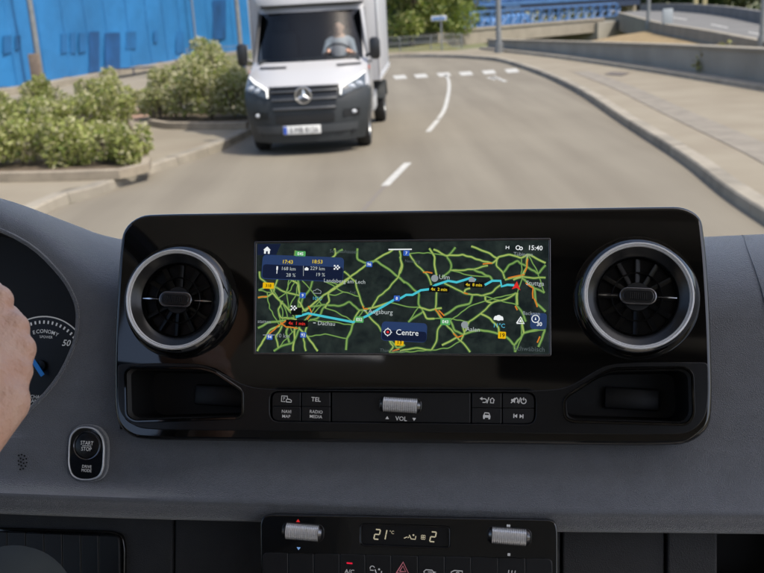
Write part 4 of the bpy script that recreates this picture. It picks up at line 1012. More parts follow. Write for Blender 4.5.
# ---- vents
LZ = Vector((0, 0, .0065)); M_vane = mat('vane_black', (.0022, .0022, .0022), .3, spec=.22)
M_ring = mat('ring_silver', (.95, .95, .95), .25, .2)
def vent(cx, cy, lab):
    c = Q(cx, cy, .016); c0 = Vector((c.x, c.y, 0)); R0 = .0412; K_ = R0
    e = thing('air_vent', None, None, c0, None); e.parent = pan; e.matrix_parent_inverse = Matrix.Identity(4); e.matrix_basis = Matrix.Translation(c0 - ORG[pan]); e['label'] = lab
    g = MB(); g.lathe([(.0495, -.002), (.0492, .004), (.0475, .009), (.0452, .013), (.0432, .0155), (.0420, .0165)], c0, 72); mk('collar', g, M_piano, e, 60)
    g = MB(); g.lathe([(.0424, .0140), (.0423, .0176), (.0417, .0191), (.0409, .0192), (.0404, .0182), (.0402, .0170), (.0399, .0176), (.0394, .0179), (.0389, .0172), (.0387, .0160)], c0, 72); mk('chrome_ring', g, M_ring, e, 60)
    g = MB(); g.lathe([(.0388, .0164), (.0380, .0158), (.0352, .0138), (.0328, .0120), (.0314, .0105)], c0, 64); mk('inner_cone', g, M_satin, e, 60)
    g = MB(); g.lathe([(.0316, .0105), (.0308, .0112), (.0302, .0100), (.0302, .0045), (.001, .0040)], c0, 48); mk('vent_bowl', g, M_vane, e, 40)
    for k in range(12):
        a = R_(30 * k + 15 * 0); d = Vector((math.cos(a), math.sin(a), 0)); s_ = Vector((-math.sin(a), math.cos(a), 0)); hh = Vector((0, 0, .002)); tw = s_ * .0016
        p0_, p1_ = c0 + d * .0195 + LZ, c0 + d * .0300 + LZ; q0_, q1_ = c0 + d * .010 + LZ, c0 + d * .0185 + LZ
        for (a0, a1) in ((p0_, p1_), (q0_, q1_)):
            g = MB(); th = s_ * .0005
            vs = [a0 - tw - th, a1 - tw - th, a1 + tw + hh - th, a0 + tw + hh - th, a0 - tw + th, a1 - tw + th, a1 + tw + hh + th, a0 + tw + hh + th]
            g.faces(vs, [(0, 1, 2, 3), (7, 6, 5, 4), (0, 1, 5, 4), (1, 2, 6, 5), (2, 3, 7, 6), (3, 0, 4, 7)]); mk('vane', g, M_vane, e)
    g = MB(); g.lathe([(.0188, .006), (.0188, .0094), (.0193, .0097), (.0197, .0094), (.0197, .006)], c0, 48); mk('vane_ring', g, M_vane, e)
    g = MB(); g.lathe([(.0, .0095), (.011, .0095), (.0115, .008), (.0115, .004)], c0, 32); mk('hub', g, M_matte, e)
    g = MB(); g.plate(rrect(c0.x - .0145, c0.y - .0068, c0.x + .0145, c0.y + .0068, .0066, 7), (), .006, .0160, .0012); mk('knob_rim', g, M_darkchrome, e)
    g = MB(); g.plate(rrect(c0.x - .0122, c0.y - .0050, c0.x + .0122, c0.y + .0050, .0048, 7), (), .012, .0172, .0010)
    kb = mk('knob', g, M_satin, e)
    g = MB()
    for k in range(9): g.box(c0 + Vector((-.006 + .0015 * k, 0, .0174)), (.0006, .005, .0006))
    mk('knob_ribs', g, M_matte, e)
    for sx in (-1, 1):
        g = MB(); g.tube([c0 + Vector((sx * .0155, 0, .0118)), c0 + Vector((sx * .021, 0, .0118)), c0 + Vector((sx * .024, 0, .0114)), c0 + Vector((sx * .0302, 0, .0110))], [.0004, .0007, .0012, .0003], 6); mk('cross_bar', g, M_chrome, e)
    return e
vent(175, 299.3, 'round chrome ringed air vent left of the screen'); vent(638.3, 295.8, 'round chrome ringed air vent right of the screen')
# ---- button block
def quad_btn(px, parent, w, mm, name, r=.0008, rs=None, th=.004, inset=.5):
    q = [Q(*p) for p in px]; c = sum(q, Vector()) / 4
    q = [p + (c - p).normalized() * .0004 for p in q]
    g = MB(); g.plate(roundpoly(q, rs or r, 4), (), w - th, w, .0005); return mk(name, g, mm, parent), c
g = MB(); kp = [Q(*p) for p in ((269, 390), (537, 391), (537, 426), (269, 423))]; g.plate([(p.x, p.y) for p in kp], (), -.012, -.007, .0003); mk('key_tray', g, M_gap, pan)
BX = [271.5, 300.5, 330.5]; BY = lambda x: (391.8 + (x - 271) * .004, 406.3 + (x - 271) * .008, 421.2 + (x - 271) * .0113)
def icon_at(px, py, w): p = Q(px, py); return Vector((p.x, p.y, w))
PXM = (Q(404, 400) - Q(403, 400)).x
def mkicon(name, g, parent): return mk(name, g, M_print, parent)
WB_ = -.0009
def btn(x0, x1, r, corner, draw, iname='icon'):
    y = lambda x, k: BY(x)[k]
    px = [(x0, y(x0, r)), (x1, y(x1, r)), (x1, y(x1, r + 1)), (x0, y(x0, r + 1))]; rs = [.0006] * 4
    if corner is not None: rs[corner] = .008
    o, c = quad_btn(px, pan, WB_, M_key, 'button', rs=rs)
    g = MB(); draw(g, Vector((c.x, c.y, WB_ + .00012))); mkicon(iname, g, o)
P1 = PXM
def d_tel(g, c): g.text('TEL', c, 4.3 * P1, bold=.02)
def d_nav(g, c): g.text('NAVI', c + Vector((0, 2.4 * P1, 0)), 3.1 * P1, bold=.01); g.text('MAP', c - Vector((0, 2.4 * P1, 0)), 3.1 * P1, bold=.01)
def d_rad(g, c): g.text('RADIO', c + Vector((0, 2.4 * P1, 0)), 3.1 * P1, bold=.01); g.text('MEDIA', c - Vector((0, 2.4 * P1, 0)), 3.1 * P1, bold=.01)
def line(g, c, pts, wd=.9): g.ribbon([(c.x + x * P1, c.y + y * P1) for x, y in pts], wd * P1, c.z)
def fill(g, c, pts): g.faces([(c.x + x * P1, c.y + y * P1, c.z) for x, y in pts], [tuple(range(len(pts)))])
def arc(cx, cy, r, a0, a1, n=10): return [(cx + r * math.cos(R_(a0 + (a1 - a0) * k / n)), cy + r * math.sin(R_(a0 + (a1 - a0) * k / n))) for k in range(n + 1)]
def d_park(g, c): line(g, c, [(-1, -2.6), (-5, -2.6), (-5, 3), (1, 3), (1, .6)]); g.text('P', c + Vector((-2.4 * P1, .4 * P1, 0)), 3.2 * P1); line(g, c, [(0, -2.6), (0, -.6), (1.5, .2), (4, -.2), (5.4, -1.2), (5.4, -2.8), (0, -2.8)])
def d_back(g, c):
    line(g, c, [(-5, 1.2), (-2, 1.4)] + arc(-2, -.4, 1.8, 90, -90, 6) + [(-4, -2.2)]); fill(g, c, [(-7, 1.3), (-4.4, 3.2), (-4.4, -.3)]); line(g, c, [(.3, -2.8), (2, 3)]); line(g, c, [(3, .4), (5.4, 2.6), (7.6, .4)]); line(g, c, [(3.8, .4), (3.8, -2.2), (6.8, -2.2), (6.8, .4)])
def d_mute(g, c):
    fill(g, c, [(-7, -1), (-5.4, -1), (-3.2, -2.8), (-3.2, 2.8), (-5.4, 1), (-7, 1)]); line(g, c, [(-7.2, -2.8), (-1.4, 2.8)]); line(g, c, arc(-3, 0, 2.6, -50, 50, 5)); line(g, c, [(.2, -2.8), (2, 3)]); line(g, c, arc(5, -.2, 2.5, 120, 420, 12)); line(g, c, [(5, .3), (5, 3.2)])
def d_car(g, c):
    fill(g, c, [(-3.6, -1.8), (3.6, -1.8), (3.6, .3), (2.6, .8), (-2.6, .8), (-3.6, .3)]); line(g, c, [(-2.8, .6), (-2, 2.8), (2, 2.8), (2.8, .6)], 1); fill(g, c, [(-3.4, -3.2), (-1.8, -3.2), (-1.8, -1.8), (-3.4, -1.8)]); fill(g, c, [(1.8, -3.2), (3.4, -3.2), (3.4, -1.8), (1.8, -1.8)])
def d_skip(g, c):
    for s_ in (-1, 1):
        fill(g, c, [(s_ * 1.2 + s_ * 0, 2), (s_ * 1.2, -2), (s_ * 4, 0)] if s_ > 0 else [(-1.2, 2), (-1.2, -2), (-4, 0)]); line(g, c, [(s_ * 4.4, 2), (s_ * 4.4, -2)], .9)
btn(271.5, 300.8, 0, 0, d_park); btn(301.2, 330.5, 0, None, d_tel, 'lettering'); btn(271.5, 300.8, 1, 3, d_nav, 'lettering'); btn(301.2, 330.5, 1, None, d_rad, 'lettering')
btn(471.5, 502, 0, None, d_back); btn(502.4, 534.5, 0, 1, d_mute); btn(471.5, 502, 1, None, d_car); btn(502.4, 534.5, 1, 2, d_skip)
o, c = quad_btn([(331.3, 392), (470.8, 392.6), (470.8, 423.3), (331.3, 421.8)], pan, WB_ - .0004, M_key, 'centre_blank')
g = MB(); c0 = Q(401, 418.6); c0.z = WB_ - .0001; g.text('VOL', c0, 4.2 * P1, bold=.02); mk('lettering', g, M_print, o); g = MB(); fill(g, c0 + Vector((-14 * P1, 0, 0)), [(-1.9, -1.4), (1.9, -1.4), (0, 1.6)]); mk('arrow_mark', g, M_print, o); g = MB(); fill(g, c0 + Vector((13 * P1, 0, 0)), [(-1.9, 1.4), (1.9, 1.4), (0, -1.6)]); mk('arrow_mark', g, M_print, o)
def roller(px0, px1, py, parent, hpx=15):
    a, b_ = Q(px0, py), Q(px1, py + .6); c = (a + b_) / 2; hl = (b_.x - a.x) / 2; r = hpx * P1 / 2
    g = MB(); g.plate(rrect(c.x - hl - .0035, c.y - r * 1.08, c.x + hl + .0035, c.y + r * 1.08, .005, 6), (), -.0030, .0002, .0005); ho = mk('roller_slot', g, M_piano, parent)
    g = MB(); n = 17; pr = [(0, -hl), (r * .86, -hl)]
    for k in range(n):
        x = -hl + 2 * hl * k / n; pr += [(r * .90, x + .0001), (r * 1.0, x + .0003), (r * 1.0, x + 2 * hl / n * .55), (r * .88, x + 2 * hl / n * .64)]
    pr += [(r * .9, hl), (0, hl)]
    g.lathe(pr, (c.x, c.y, -.0002), 28, 'x'); rl = mk('roller', g, M_roll, ho, 25)
    for sx in (-1, 1):
        g = MB(); g.lathe([(0, 0), (r * 1.02, 0), (r * .7, sx * .0022), (0, sx * .003)], (c.x + sx * (hl + .0003), c.y, -.001), 20, 'x'); mk('roller_cap', g, M_darkchrome, ho)
    return ho
roller(383.5, 417.5, 404.8, pan)

# ================================================================== navigation display
SW = .0006
dsp = thing('navigation_screen', 'lit navigation screen showing a dark road map with a cyan route', 'screen', Q(403, 354), PM)
sc_px = [(257, 243.5), (548.5, 240.3), (549, 354), (256, 352.6)]
g = MB(); g.plate(roundpoly([Q(*p) for p in ((254.8, 241.6), (550.5, 238.2), (551.2, 356.2), (253.8, 354.8))], .0014, 3), (roundpoly([Q(*p) for p in sc_px], .001, 3),), -.001, .0013, .0004); mk('screen_frame', g, M_darkchrome, dsp)
def emap(name, c1, c2, scale):
    m = mat(name, (.003, .003, .003), .25, spec=.25, emit=(c1, 1.0)); n = m.node_tree; b = n.nodes['Principled BSDF']
    tc = n.nodes.new('ShaderNodeTexCoord'); tx = n.nodes.new('ShaderNodeTexNoise'); tx.inputs['Scale'].default_value = scale; tx.inputs['Detail'].default_value = 6; tx.inputs['Roughness'].default_value = .65
    mr = n.nodes.new('ShaderNodeMapRange'); mr.inputs[1].default_value = .38; mr.inputs[2].default_value = .66; mx = n.nodes.new('ShaderNodeMix'); mx.data_type = 'RGBA'
    mx.inputs[6].default_value = (*c1, 1); mx.inputs[7].default_value = (*c2, 1)
    n.links.new(tc.outputs['Object'], tx.inputs[0]); n.links.new(tx.outputs[0], mr.inputs[0]); n.links.new(mr.outputs[0], mx.inputs[0]); n.links.new(mx.outputs[2], b.inputs['Emission Color']); return m
g = MB(); g.faces([Q(*p, SW - .0004) for p in sc_px], [(0, 1, 2, 3)]); mk('map_ground', g, emap('map_ground_glow', srgb(20, 28, 29), srgb(40, 50, 47), 75), dsp)
e_road = emis('map_road', (160, 178, 94)); e_road2 = emis('map_road_pale', (126, 158, 84)); e_edge = emis('map_road_edge', (64, 102, 54)); e_or = emis('map_orange', (205, 120, 40)); e_route = emis('map_route', (70, 190, 205)); e_w = emis('map_white', (232, 236, 238)); e_gy = emis('map_grey', (140, 148, 152)); e_lb = emis('map_label', (176, 184, 184)); e_dim = emis('map_dim', (78, 88, 90)); e_y = emis('map_yellow', (214, 186, 40)); e_by = emis('map_sign_yellow', (226, 178, 10)); e_bb = emis('map_sign_blue', (50, 92, 180)); e_card = emis('map_card', (38, 58, 98)); e_card2 = emis('map_card_dark', (16, 26, 52)); e_bk = emis('map_black', (6, 7, 8)); e_gn = emis('map_sign_green', (80, 160, 90)); e_red = emis('map_red', (215, 45, 40)); e_cy = emis('map_cyan_text', (80, 175, 205))
s = .2095
def L(pts): return [(255 + x * s, 238 + y * s) for x, y in pts]
def Rr(pts): return [(400 + x * s, 238 + y * s) for x, y in pts]
roads = [L(p) for p in (
 [(195, 60), (190, 110), (205, 180), (212, 230), (215, 280), (205, 340)], [(15, 285), (60, 280), (85, 265), (120, 300), (160, 340), (200, 370)], [(85, 265), (60, 220), (25, 190), (22, 160)], [(18, 250), (70, 225), (110, 240)],
 [(110, 190), (90, 260)], [(165, 195), (205, 220), (215, 270)], [(280, 190), (265, 240), (230, 285), (215, 340)], [(330, 272), (400, 225), (450, 190), (530, 130), (600, 90), (660, 55)], [(425, 160), (480, 210), (500, 280), (520, 332)],
 [(490, 50), (490, 100), (530, 120), (580, 110), (640, 150), (690, 190), (716, 215)], [(690, 60), (700, 130), (685, 185), (640, 240), (590, 280), (560, 330)], [(452, 190), (350, 268), (355, 300), (335, 335)], [(205, 370), (260, 330), (320, 320), (400, 325), (450, 305), (500, 345), (530, 340)],
 [(240, 350), (290, 305), (332, 270)], [(200, 390), (125, 380), (112, 345), (132, 300)], [(15, 430), (60, 405), (130, 395), (190, 380)], [(130, 420), (100, 470), (112, 525)], [(190, 430), (190, 480), (182, 540)], [(215, 430), (180, 500), (120, 520), (90, 540)], [(210, 430), (250, 470), (300, 540)], [(250, 420), (232, 480), (244, 540)],
 [(470, 400), (460, 440), (440, 480), (435, 535)], [(520, 342), (560, 392), (590, 420), (604, 445)], [(530, 340), (600, 322), (640, 308)], [(335, 325), (300, 382), (262, 392)], [(240, 350), (207, 300)], [(500, 345), (480, 375), (470, 400)], [(600, 440), (640, 480), (682, 525), (716, 510)], [(640, 482), (660, 520), (640, 545)], [(10, 540), (40, 490), (72, 440), (120, 420)], [(380, 80), (420, 55)], [(360, 100), (385, 80), (380, 50)], [(110, 240), (150, 260), (215, 275)], [(170, 400), (150, 450), (165, 500)])]
roads += [Rr(p) for p in (
 [(45, 75), (80, 130), (130, 175), (150, 225)], [(140, 50), (165, 90), (165, 130), (175, 180)], [(265, 45), (225, 90), (245, 130), (240, 155), (200, 188)], [(160, 55), (220, 85), (300, 80), (380, 105), (440, 120), (470, 92), (520, 80), (580, 95), (610, 80), (695, 120)],
 [(240, 155), (350, 150), (420, 132)], [(350, 150), (430, 185), (442, 205)], [(465, 95), (460, 130), (490, 165), (500, 195)], [(340, 40), (390, 60), (430, 75), (470, 100)], [(490, 170), (520, 130), (560, 110), (610, 140), (660, 170), (695, 130)], [(610, 80), (605, 140), (580, 185), (540, 200)], [(500, 200), (580, 185), (640, 192), (695, 190)],
 [(580, 190), (640, 240), (650, 310), (695, 352)], [(480, 225), (440, 260), (390, 275), (310, 265), (250, 235), (210, 215)], [(335, 240), (312, 248), (308, 265)], [(0, 190), (50, 230), (90, 265), (90, 320), (110, 350), (80, 372), (40, 402)], [(90, 330), (140, 345), (200, 335)], [(180, 232), (170, 340), (200, 390), (230, 425), (270, 470), (300, 500), (335, 545)], [(345, 275), (335, 310), (270, 330), (212, 368)],
 [(555, 262), (510, 290), (440, 310), (410, 340), (380, 365), (330, 400), (305, 425)], [(408, 277), (410, 300), (440, 310)], [(555, 262), (555, 320), (580, 350), (600, 400)], [(385, 362), (430, 385), (470, 430), (472, 455)], [(210, 390), (180, 440), (175, 490), (150, 535)], [(240, 395), (260, 440), (300, 460), (380, 440), (420, 445), (470, 458), (510, 475), (545, 510), (590, 455), (640, 440), (692, 418)], [(330, 400), (300, 470), (290, 492)], [(580, 380), (592, 455)], [(640, 240), (690, 262)], [(200, 512), (270, 475)], [(0, 540), (80, 525), (150, 535)], [(680, 400), (690, 440), (660, 520)], [(0, 90), (12, 130), (0, 170)], [(110, 350), (130, 385), (165, 385)], [(545, 510), (550, 545)], [(560, 320), (560, 262)], [(300, 425), (310, 460)])]
rq = random.Random(12); NR = len(roads)
for _ in range(46):                      # minor roads linking the larger ones
    a = rq.choice(roads); b_ = rq.choice(roads); p0_ = rq.choice(a); cand = sorted((q for rr_ in roads for q in rr_ if 14 < math.hypot(q[0] - p0_[0], q[1] - p0_[1]) < 44), key=lambda q: rq.random())
    if len(roads) > 105: break
    if cand: q = cand[0]; mx_, my_ = (p0_[0] + q[0]) / 2 + rq.uniform(-4, 4), (p0_[1] + q[1]) / 2 + rq.uniform(-4, 4); roads.append([p0_, (mx_, my_), q])
def wob(pts, k=3):                       # natural wiggle of a road
    o = []
    for a, b_ in zip(pts, pts[1:]):
        a, b_ = Vector(a), Vector(b_); n_ = max(1, int((b_ - a).length / 4))
        for i in range(n_): p = a.lerp(b_, i / n_); o.append((p.x + (random.uniform(-.5, .5) if i else 0), p.y + (random.uniform(-.5, .5) if i else 0)))
    o.append(pts[-1]); return o
def clip(pts): return [(min(max(x, 257.5), 548.3), min(max(y, 242.5), 352.3)) for x, y in pts]
ge, gr, gr2 = MB(), MB(), MB()
for i, p in enumerate(roads):
    q = [Q(v.x, v.y) for v in smooth_line([Vector((*a, 0)) for a in clip(wob(p))], 3)]; mi = i >= NR; ge.ribbon(q, (1.6 if mi else 2.9) * P1, SW - .0001 + .000002 * i); (gr if i % 3 and not mi else gr2).ribbon(q, (.7 if mi else 1.5 if i % 2 else 1.15) * P1, SW + .0001 + .000002 * i)
mk('road_edging', ge, e_edge, dsp, kind='stuff'); mk('map_road_network', gr, e_road, dsp, kind='stuff'); mk('map_road_network', gr2, e_road2, dsp, kind='stuff')
g = MB()
for p in (L([(15, 285), (40, 281), (60, 280)]), L([(60, 470), (110, 420), (160, 390)]), L([(255, 325), (272, 360), (250, 390)]), L([(120, 400), (150, 425), (205, 432)]), L([(515, 325), (520, 338), (540, 338)]), Rr([(110, 165), (130, 163), (155, 168)]), Rr([(395, 125), (440, 121)]), Rr([(515, 192), (560, 182), (595, 175)]), Rr([(610, 100), (606, 140), (595, 165)]), Rr([(600, 215), (635, 240), (635, 290)]), Rr([(168, 340), (185, 360), (205, 388)]), Rr([(185, 345), (212, 372)]), Rr([(305, 262), (325, 268)]), Rr([(255, 455), (275, 475)]), Rr([(550, 325), (560, 345)]), Rr([(640, 290), (655, 330)]), Rr([(655, 500), (668, 470)]), Rr([(275, 475), (300, 465)]), L([(655, 540), (690, 530)])):
    g = MB(); g.ribbon([Q(*a) for a in clip(wob(p))], 1.35 * P1, SW + .0003); mk('traffic_segment', g, e_or, dsp)
g = MB()
for p in (L([(195, 378), (255, 360), (330, 375), (470, 402), (540, 370), (640, 310), (692, 280)]) + Rr([(0, 290), (30, 272), (60, 272), (100, 250), (140, 245), (170, 225), (230, 205), (270, 212), (310, 200), (340, 190), (362, 202)]), Rr([(405, 225), (440, 205), (480, 205), (485, 232), (512, 224), (545, 226)])):
    g = MB(); g.ribbon([Q(*a) for a in p], 2.3 * P1, SW + .00035); mk('route_line', g, e_route, dsp)
WT = SW + .0006
def lay(g, px, w): return one(g).faces([Q(x, y, w) for x, y in px], [tuple(range(len(px)))])
def rr_px(g, x0, y0, x1, y1, r, w):
    a, b_ = Q(x0, y1), Q(x1, y0); return one(g).faces([(p[0], p[1], w) for p in rrect(a.x, a.y, b_.x, b_.y, r * P1, 4)], [tuple(range(20))])
g = MB(); lay(g, [(257.6, 244), (281, 243.8), (276, 255), (257.4, 255.2)], WT); mk('screen_tab', g, e_card2, dsp)
g = Split('info_card', e_card, dsp); rr_px(g, 261.5, 257.8, 344.5, 279, 4, WT); rr_px(g, 381, 323.5, 427.5, 340.5, 4, WT); rr_px(g, 530, 313.5, 547, 329, 3, WT); g.done()
g = Split('card_shade', e_card2, dsp); rr_px(g, 262.5, 267.5, 343.5, 278.3, 3, WT + .0001); rr_px(g, 381.7, 332, 426.8, 340, 3, WT + .0001); g.done()
g = Split('road_sign', e_by, dsp)
for x0, y0, x1, y1 in ((263, 283, 274.5, 288.5), (395, 339.5, 404, 345.5), (498, 332, 506, 338.5)): rr_px(g, x0, y0, x1, y1, .8, WT)
g.done()
g = Split('road_sign', e_bb, dsp)
for x, y in ((369.5, 264.5), (303, 295.5), (397, 298.5), (303.5, 335), (270, 337), (406.5, 253.3)): rr_px(g, x - 3.2, y - 2.6, x + 3.2, y + 2.6, .9, WT)
g.done()
g = Split('road_sign', e_gn, dsp)
for x0, y0, x1, y1 in ((355, 316.8, 364, 322.5), (440.5, 318.5, 450.5, 325), (295.5, 251.5, 306, 256.5)): rr_px(g, x0, y0, x1, y1, .8, WT)
g.done()
g = Split('traffic_tag', e_bk, dsp)
for x0, y0, x1, y1 in ((286, 320.6, 308.5, 326.2), (429, 286.8, 449.5, 292), (464, 282.5, 484, 287.3)): rr_px(g, x0, y0, x1, y1, .4, WT)
lay(g, [(291, 307.5), (302, 307.5), (302, 315), (291, 315)], WT - .0001); g.done()
def tx(g, t_, x, y, h, al='LEFT', bold=.0, sx=1., sh=0.): 
    p = Q(x, y); return one(g).text(t_, (p.x, p.y, WT + .0003), h * P1, al, bold=bold, sx=sx, shear=sh)
S = Split('icon', e_w, dsp); g = S.next('clock'); tx(g, '15:40', 527.8, 247.8, 4.6, bold=.012); g = S.next('button_text'); tx(g, 'Centre', 396, 332, 5.6); g = S.next('button_text'); tx(g, '30', 536.5, 324, 3.8, bold=.02)
g = S.next(); c0 = icon_at(267.5, 250.5, WT + .0003); fill(g, c0, [(-4, .2), (0, 4), (4, .2)]); fill(g, c0, [(-3, .2), (-3, -3.6), (-1, -3.6), (-1, -1), (1, -1), (1, -3.6), (3, -3.6), (3, .2)])
g = S.next('handle_bar'); lay(g, [(388.5, 248.9), (411.8, 248.7), (411.8, 249.9), (388.5, 250.1)], WT)
g = S.next(); c0 = icon_at(498.5, 318, WT + .0003)
for dx_, r_ in ((-2.4, 1.9), (.2, 2.9), (2.8, 1.8)): fill(g, c0, [(dx_ + r_ * math.cos(k * .5236), r_ * math.sin(k * .5236)) for k in range(12)])
fill(g, c0, [(-4.6, -2.2), (4.8, -2.2), (4.8, 0), (-4.6, 0)])
g = S.next(); c0 = icon_at(520.5, 320.5, WT + .0003); line(g, c0, [(-3.6, -3), (3.6, -3), (0, 3.4), (-3.6, -3)], 1.3); fill(g, c0, [(-1.5, -1.6), (1.5, -1.6), (0, 1.2)])
g = S.next(); c0 = icon_at(388, 332.2, WT + .0003); line(g, c0, arc(0, 0, 3.2, 0, 360, 18), .7)
for a in (0, 90, 180, 270): line(g, c0, [(3.0 * math.cos(R_(a)), 3.0 * math.sin(R_(a))), (4.4 * math.cos(R_(a)), 4.4 * math.sin(R_(a)))], .7)
g = S.next(); c0 = icon_at(535.5, 319, WT + .0003); line(g, c0, arc(0, 0, 3.6, 0, 360, 18), .8); fill(g, c0, [(-.8, -1), (.8, -1), (0, 2)])
g = S.next(); c0 = icon_at(507.5, 247.8, WT + .0003); line(g, c0, [(-1.4, -1.6), (-1.4, 1.6)], .6); line(g, c0, [(1.4, -1.6), (1.4, 1.6)], .6); line(g, c0, [(-1.6, .2), (1.6, .2)], .6)
g = S.next(); c0 = icon_at(519, 248, WT + .0003); line(g, c0, arc(-1, 0, 2, 30, 330, 10), .8); line(g, c0, arc(2, -.6, 1.4, 0, 360, 10), .9)
# chequered flags
for fx, fy, n_ in ((337, 268, 3), (294, 308.5, 3)):
    g = S.next(); c0 = icon_at(fx, fy, WT + .0003)
    for i in range(n_ + 1):
        for j in range(n_):
            if (i + j) % 2 == 0: fill(g, c0, [(-3 + i * 1.6, -2 + j * 1.6), (-1.4 + i * 1.6, -2 + j * 1.6), (-1.4 + i * 1.6, -.4 + j * 1.6), (-3 + i * 1.6, -.4 + j * 1.6)])
g = S.next(); c0 = icon_at(277.5, 270, WT + .0003); line(g, c0, [(0, -4), (0, 1)], .7); fill(g, c0, [(-.8, 0), (.8, 0), (.8, 3.6), (-.8, 3.6)])
g = S.next(); c0 = icon_at(307, 269, WT + .0003); fill(g, c0, [(-1.8, -1.6), (1.8, -1.6), (2.2, .2), (0, 1.8), (-2.2, .2)])
S.done()
g = Split('card_text', e_lb, dsp)
for t_, x, y in (('168 km', 281.5, 268.5), ('229 km', 310.5, 268.3), ('28 %', 286.5, 275), ('19 %', 315.8, 274.6)): tx(g, t_, x, y, 3.6)
lay(g, [(303.2, 266), (303.6, 266), (303.6, 276), (303.2, 276)], WT + .0003); g.done()
g = Split('arrival_time', e_y, dsp); tx(g, '17:43', 282.5, 261.8, 3.7, bold=.02); tx(g, '18:53', 312, 261.6, 3.7, bold=.02); g.done()
g = Split('place_name', e_lb, dsp)
for t_, x, y, h in (('Landsberg am Lech', 324, 280.4, 3.9), ('Augsburg', 368.5, 311.2, 4.6), ('Dachau', 318, 323, 4.2), ('Ulm', 439, 277, 4.6), ('Stuttgart', 526, 283, 4.4), ('Aalen', 466, 329, 4.3)): 
    if t_ == 'Stuttgart': t_ = 'Stuttga'
    tx(g, t_, x, y, h)
c0 = icon_at(314.5, 323, WT + .0003); line(g.next('arrow_mark'), c0, [(-1, 0), (1.6, 0)], .9); c0 = icon_at(365.5, 310.8, WT + .0003); line(g.next('arrow_mark'), c0, [(-1.6, 0), (1.4, 0)], .9); g.done()
g = Split('place_name', e_gy, dsp)
for t_, x, y, h in (('statten', 258, 321.2, 3.6), ('10 km', 276.5, 335.4, 4), ('Tübingen', 513.5, 254, 3.6), ('Backnan', 522.5, 313, 3.6), ): tx(g, t_, x, y, h)
lay(g, [(263, 334.6), (275, 334.6), (275, 335.3), (263, 335.3)], WT + .0003); g.done()
g = Split('place_name', e_dim, dsp)
for t_, x, y, h in (('Schwäbisch', 514, 348, 4.6), ('Schwabhausen', 330, 251, 3.6), ('Thannhausen', 380, 350, 3.4), ('Neuburg', 405, 261, 3), ('Erd', 350, 292.5, 3)): tx(g, t_, x, y, h)
g.done()
g = Split('sign_number', e_bk, dsp); tx(g, '318', 268.8, 285.8, 3.0, 'CENTER', .02); tx(g, '13', 399.5, 342.5, 3.6, 'CENTER', .02); tx(g, '19', 502, 335.2, 4, 'CENTER', .02)
for t_, x, y in (('96', 369.5, 264.5), ('9', 303, 295.5), ('8', 397, 298.5), ('92', 303.5, 335), ('94', 270, 337), ('7', 406.5, 253.3)): pass
g.done()
g = Split('sign_number', e_w, dsp)
for t_, x, y in (('96', 369.5, 264.5), ('9', 303, 295.5), ('8', 397, 298.5), ('92', 303.5, 335), ('94', 270, 337), ('7', 406.5, 253.3), ('E52', 359.5, 319.6), ('E43', 445.5, 321.8), ('E45', 300.8, 254)): tx(g, t_, x, y, 3.0, 'CENTER', .02)
g.done()
S = Split('traffic_text', e_red, dsp); tx(S, '4x  1 min', 297.3, 323.4, 3.2, 'CENTER', .03); g = S.next('position_arrow'); c0 = icon_at(516.5, 287, WT + .0004); fill(g, c0, [(-4.6, -2.6), (0, -1), (4, -3.4), (.2, 5.6)]); g = S.next('target_dot'); c0 = icon_at(388, 332.2, WT + .0004); fill(g, c0, arc(0, 0, 1.3, 0, 330, 10)); S.done()
g = Split('traffic_text', e_y, dsp); tx(g, '4x  2 min', 439.2, 289.4, 3.0, 'CENTER', .03); tx(g, '4x  8 min', 474, 284.9, 3.0, 'CENTER', .03); g.done()
g = Split('temperature', e_cy, dsp); tx(g, '10°C', 317.5, 298.5, 3.4, 'CENTER'); tx(g, '11°C', 499, 325.6, 4, 'CENTER', .01); g.done()
S = Split('map_symbol', e_gy, dsp); g = S.next(); c0 = icon_at(317.5, 292, WT + .0003); line(g, c0, [(-4, -1.6), (4, -1.6)] + arc(2.4, 0, 1.7, -50, 90, 5) + arc(0, .8, 2, 40, 170, 6) + arc(-2.8, -.2, 1.5, 100, 250, 5), .6)
for x, y in ((434.8, 278.5), (464.8, 325)): 
    g = S.next(); c0 = icon_at(x, y, WT + .0002); fill(g, c0, [(3.6 * math.cos(k * .4488), 3.6 * math.sin(k * .4488)) for k in range(14)])
g = S.next(); c0 = icon_at(472, 280.5, WT - .0001); fill(g, c0, [(3.2 * math.cos(k * .4488), 3.2 * math.sin(k * .4488)) for k in range(14)])
S.done()

# ================================================================== start button
wS = wb(86) + .0045
st = thing('start_button', 'chrome edged engine start stop button pad left of the centre panel', 'button', Q(86.5, 478, wS), PM)
pad_px = [(69.5, 446), (71, 434), (79, 427), (88, 426.2), (97, 428.5), (104, 437), (105.5, 447), (104.6, 468), (101, 477), (92, 480.3), (80, 480), (72.5, 476), (69, 466)]
pad = roundpoly([Q(x, y, wS + .003) for x, y in pad_px], .006, 4)
ctr = Q(86.8, 455, wS)
inn = [(ctr.x + (p[0] - ctr.x) * .925, ctr.y + (p[1] - ctr.y) * .945) for p in pad]
g = MB(); g.plate(pad, (inn,), wS - .002, wS + .0055, .0006, 3); mk('chrome_frame', g, M_silver, st)
g = MB(); g.plate([(ctr.x + (p[0] - ctr.x) * 1.10, ctr.y + (p[1] - ctr.y) * 1.07) for p in pad], (), wS - .004, wS + .0035, .0014, 3); mk('surround', g, M_dash, st)
g = MB(); g.plate(inn, (), wS - .001, wS + .0045, .0004); mk('pad_face', g, M_piano, st)
bc = Q(87, 445.6, wS + .006); rb_ = 15.2 * P1
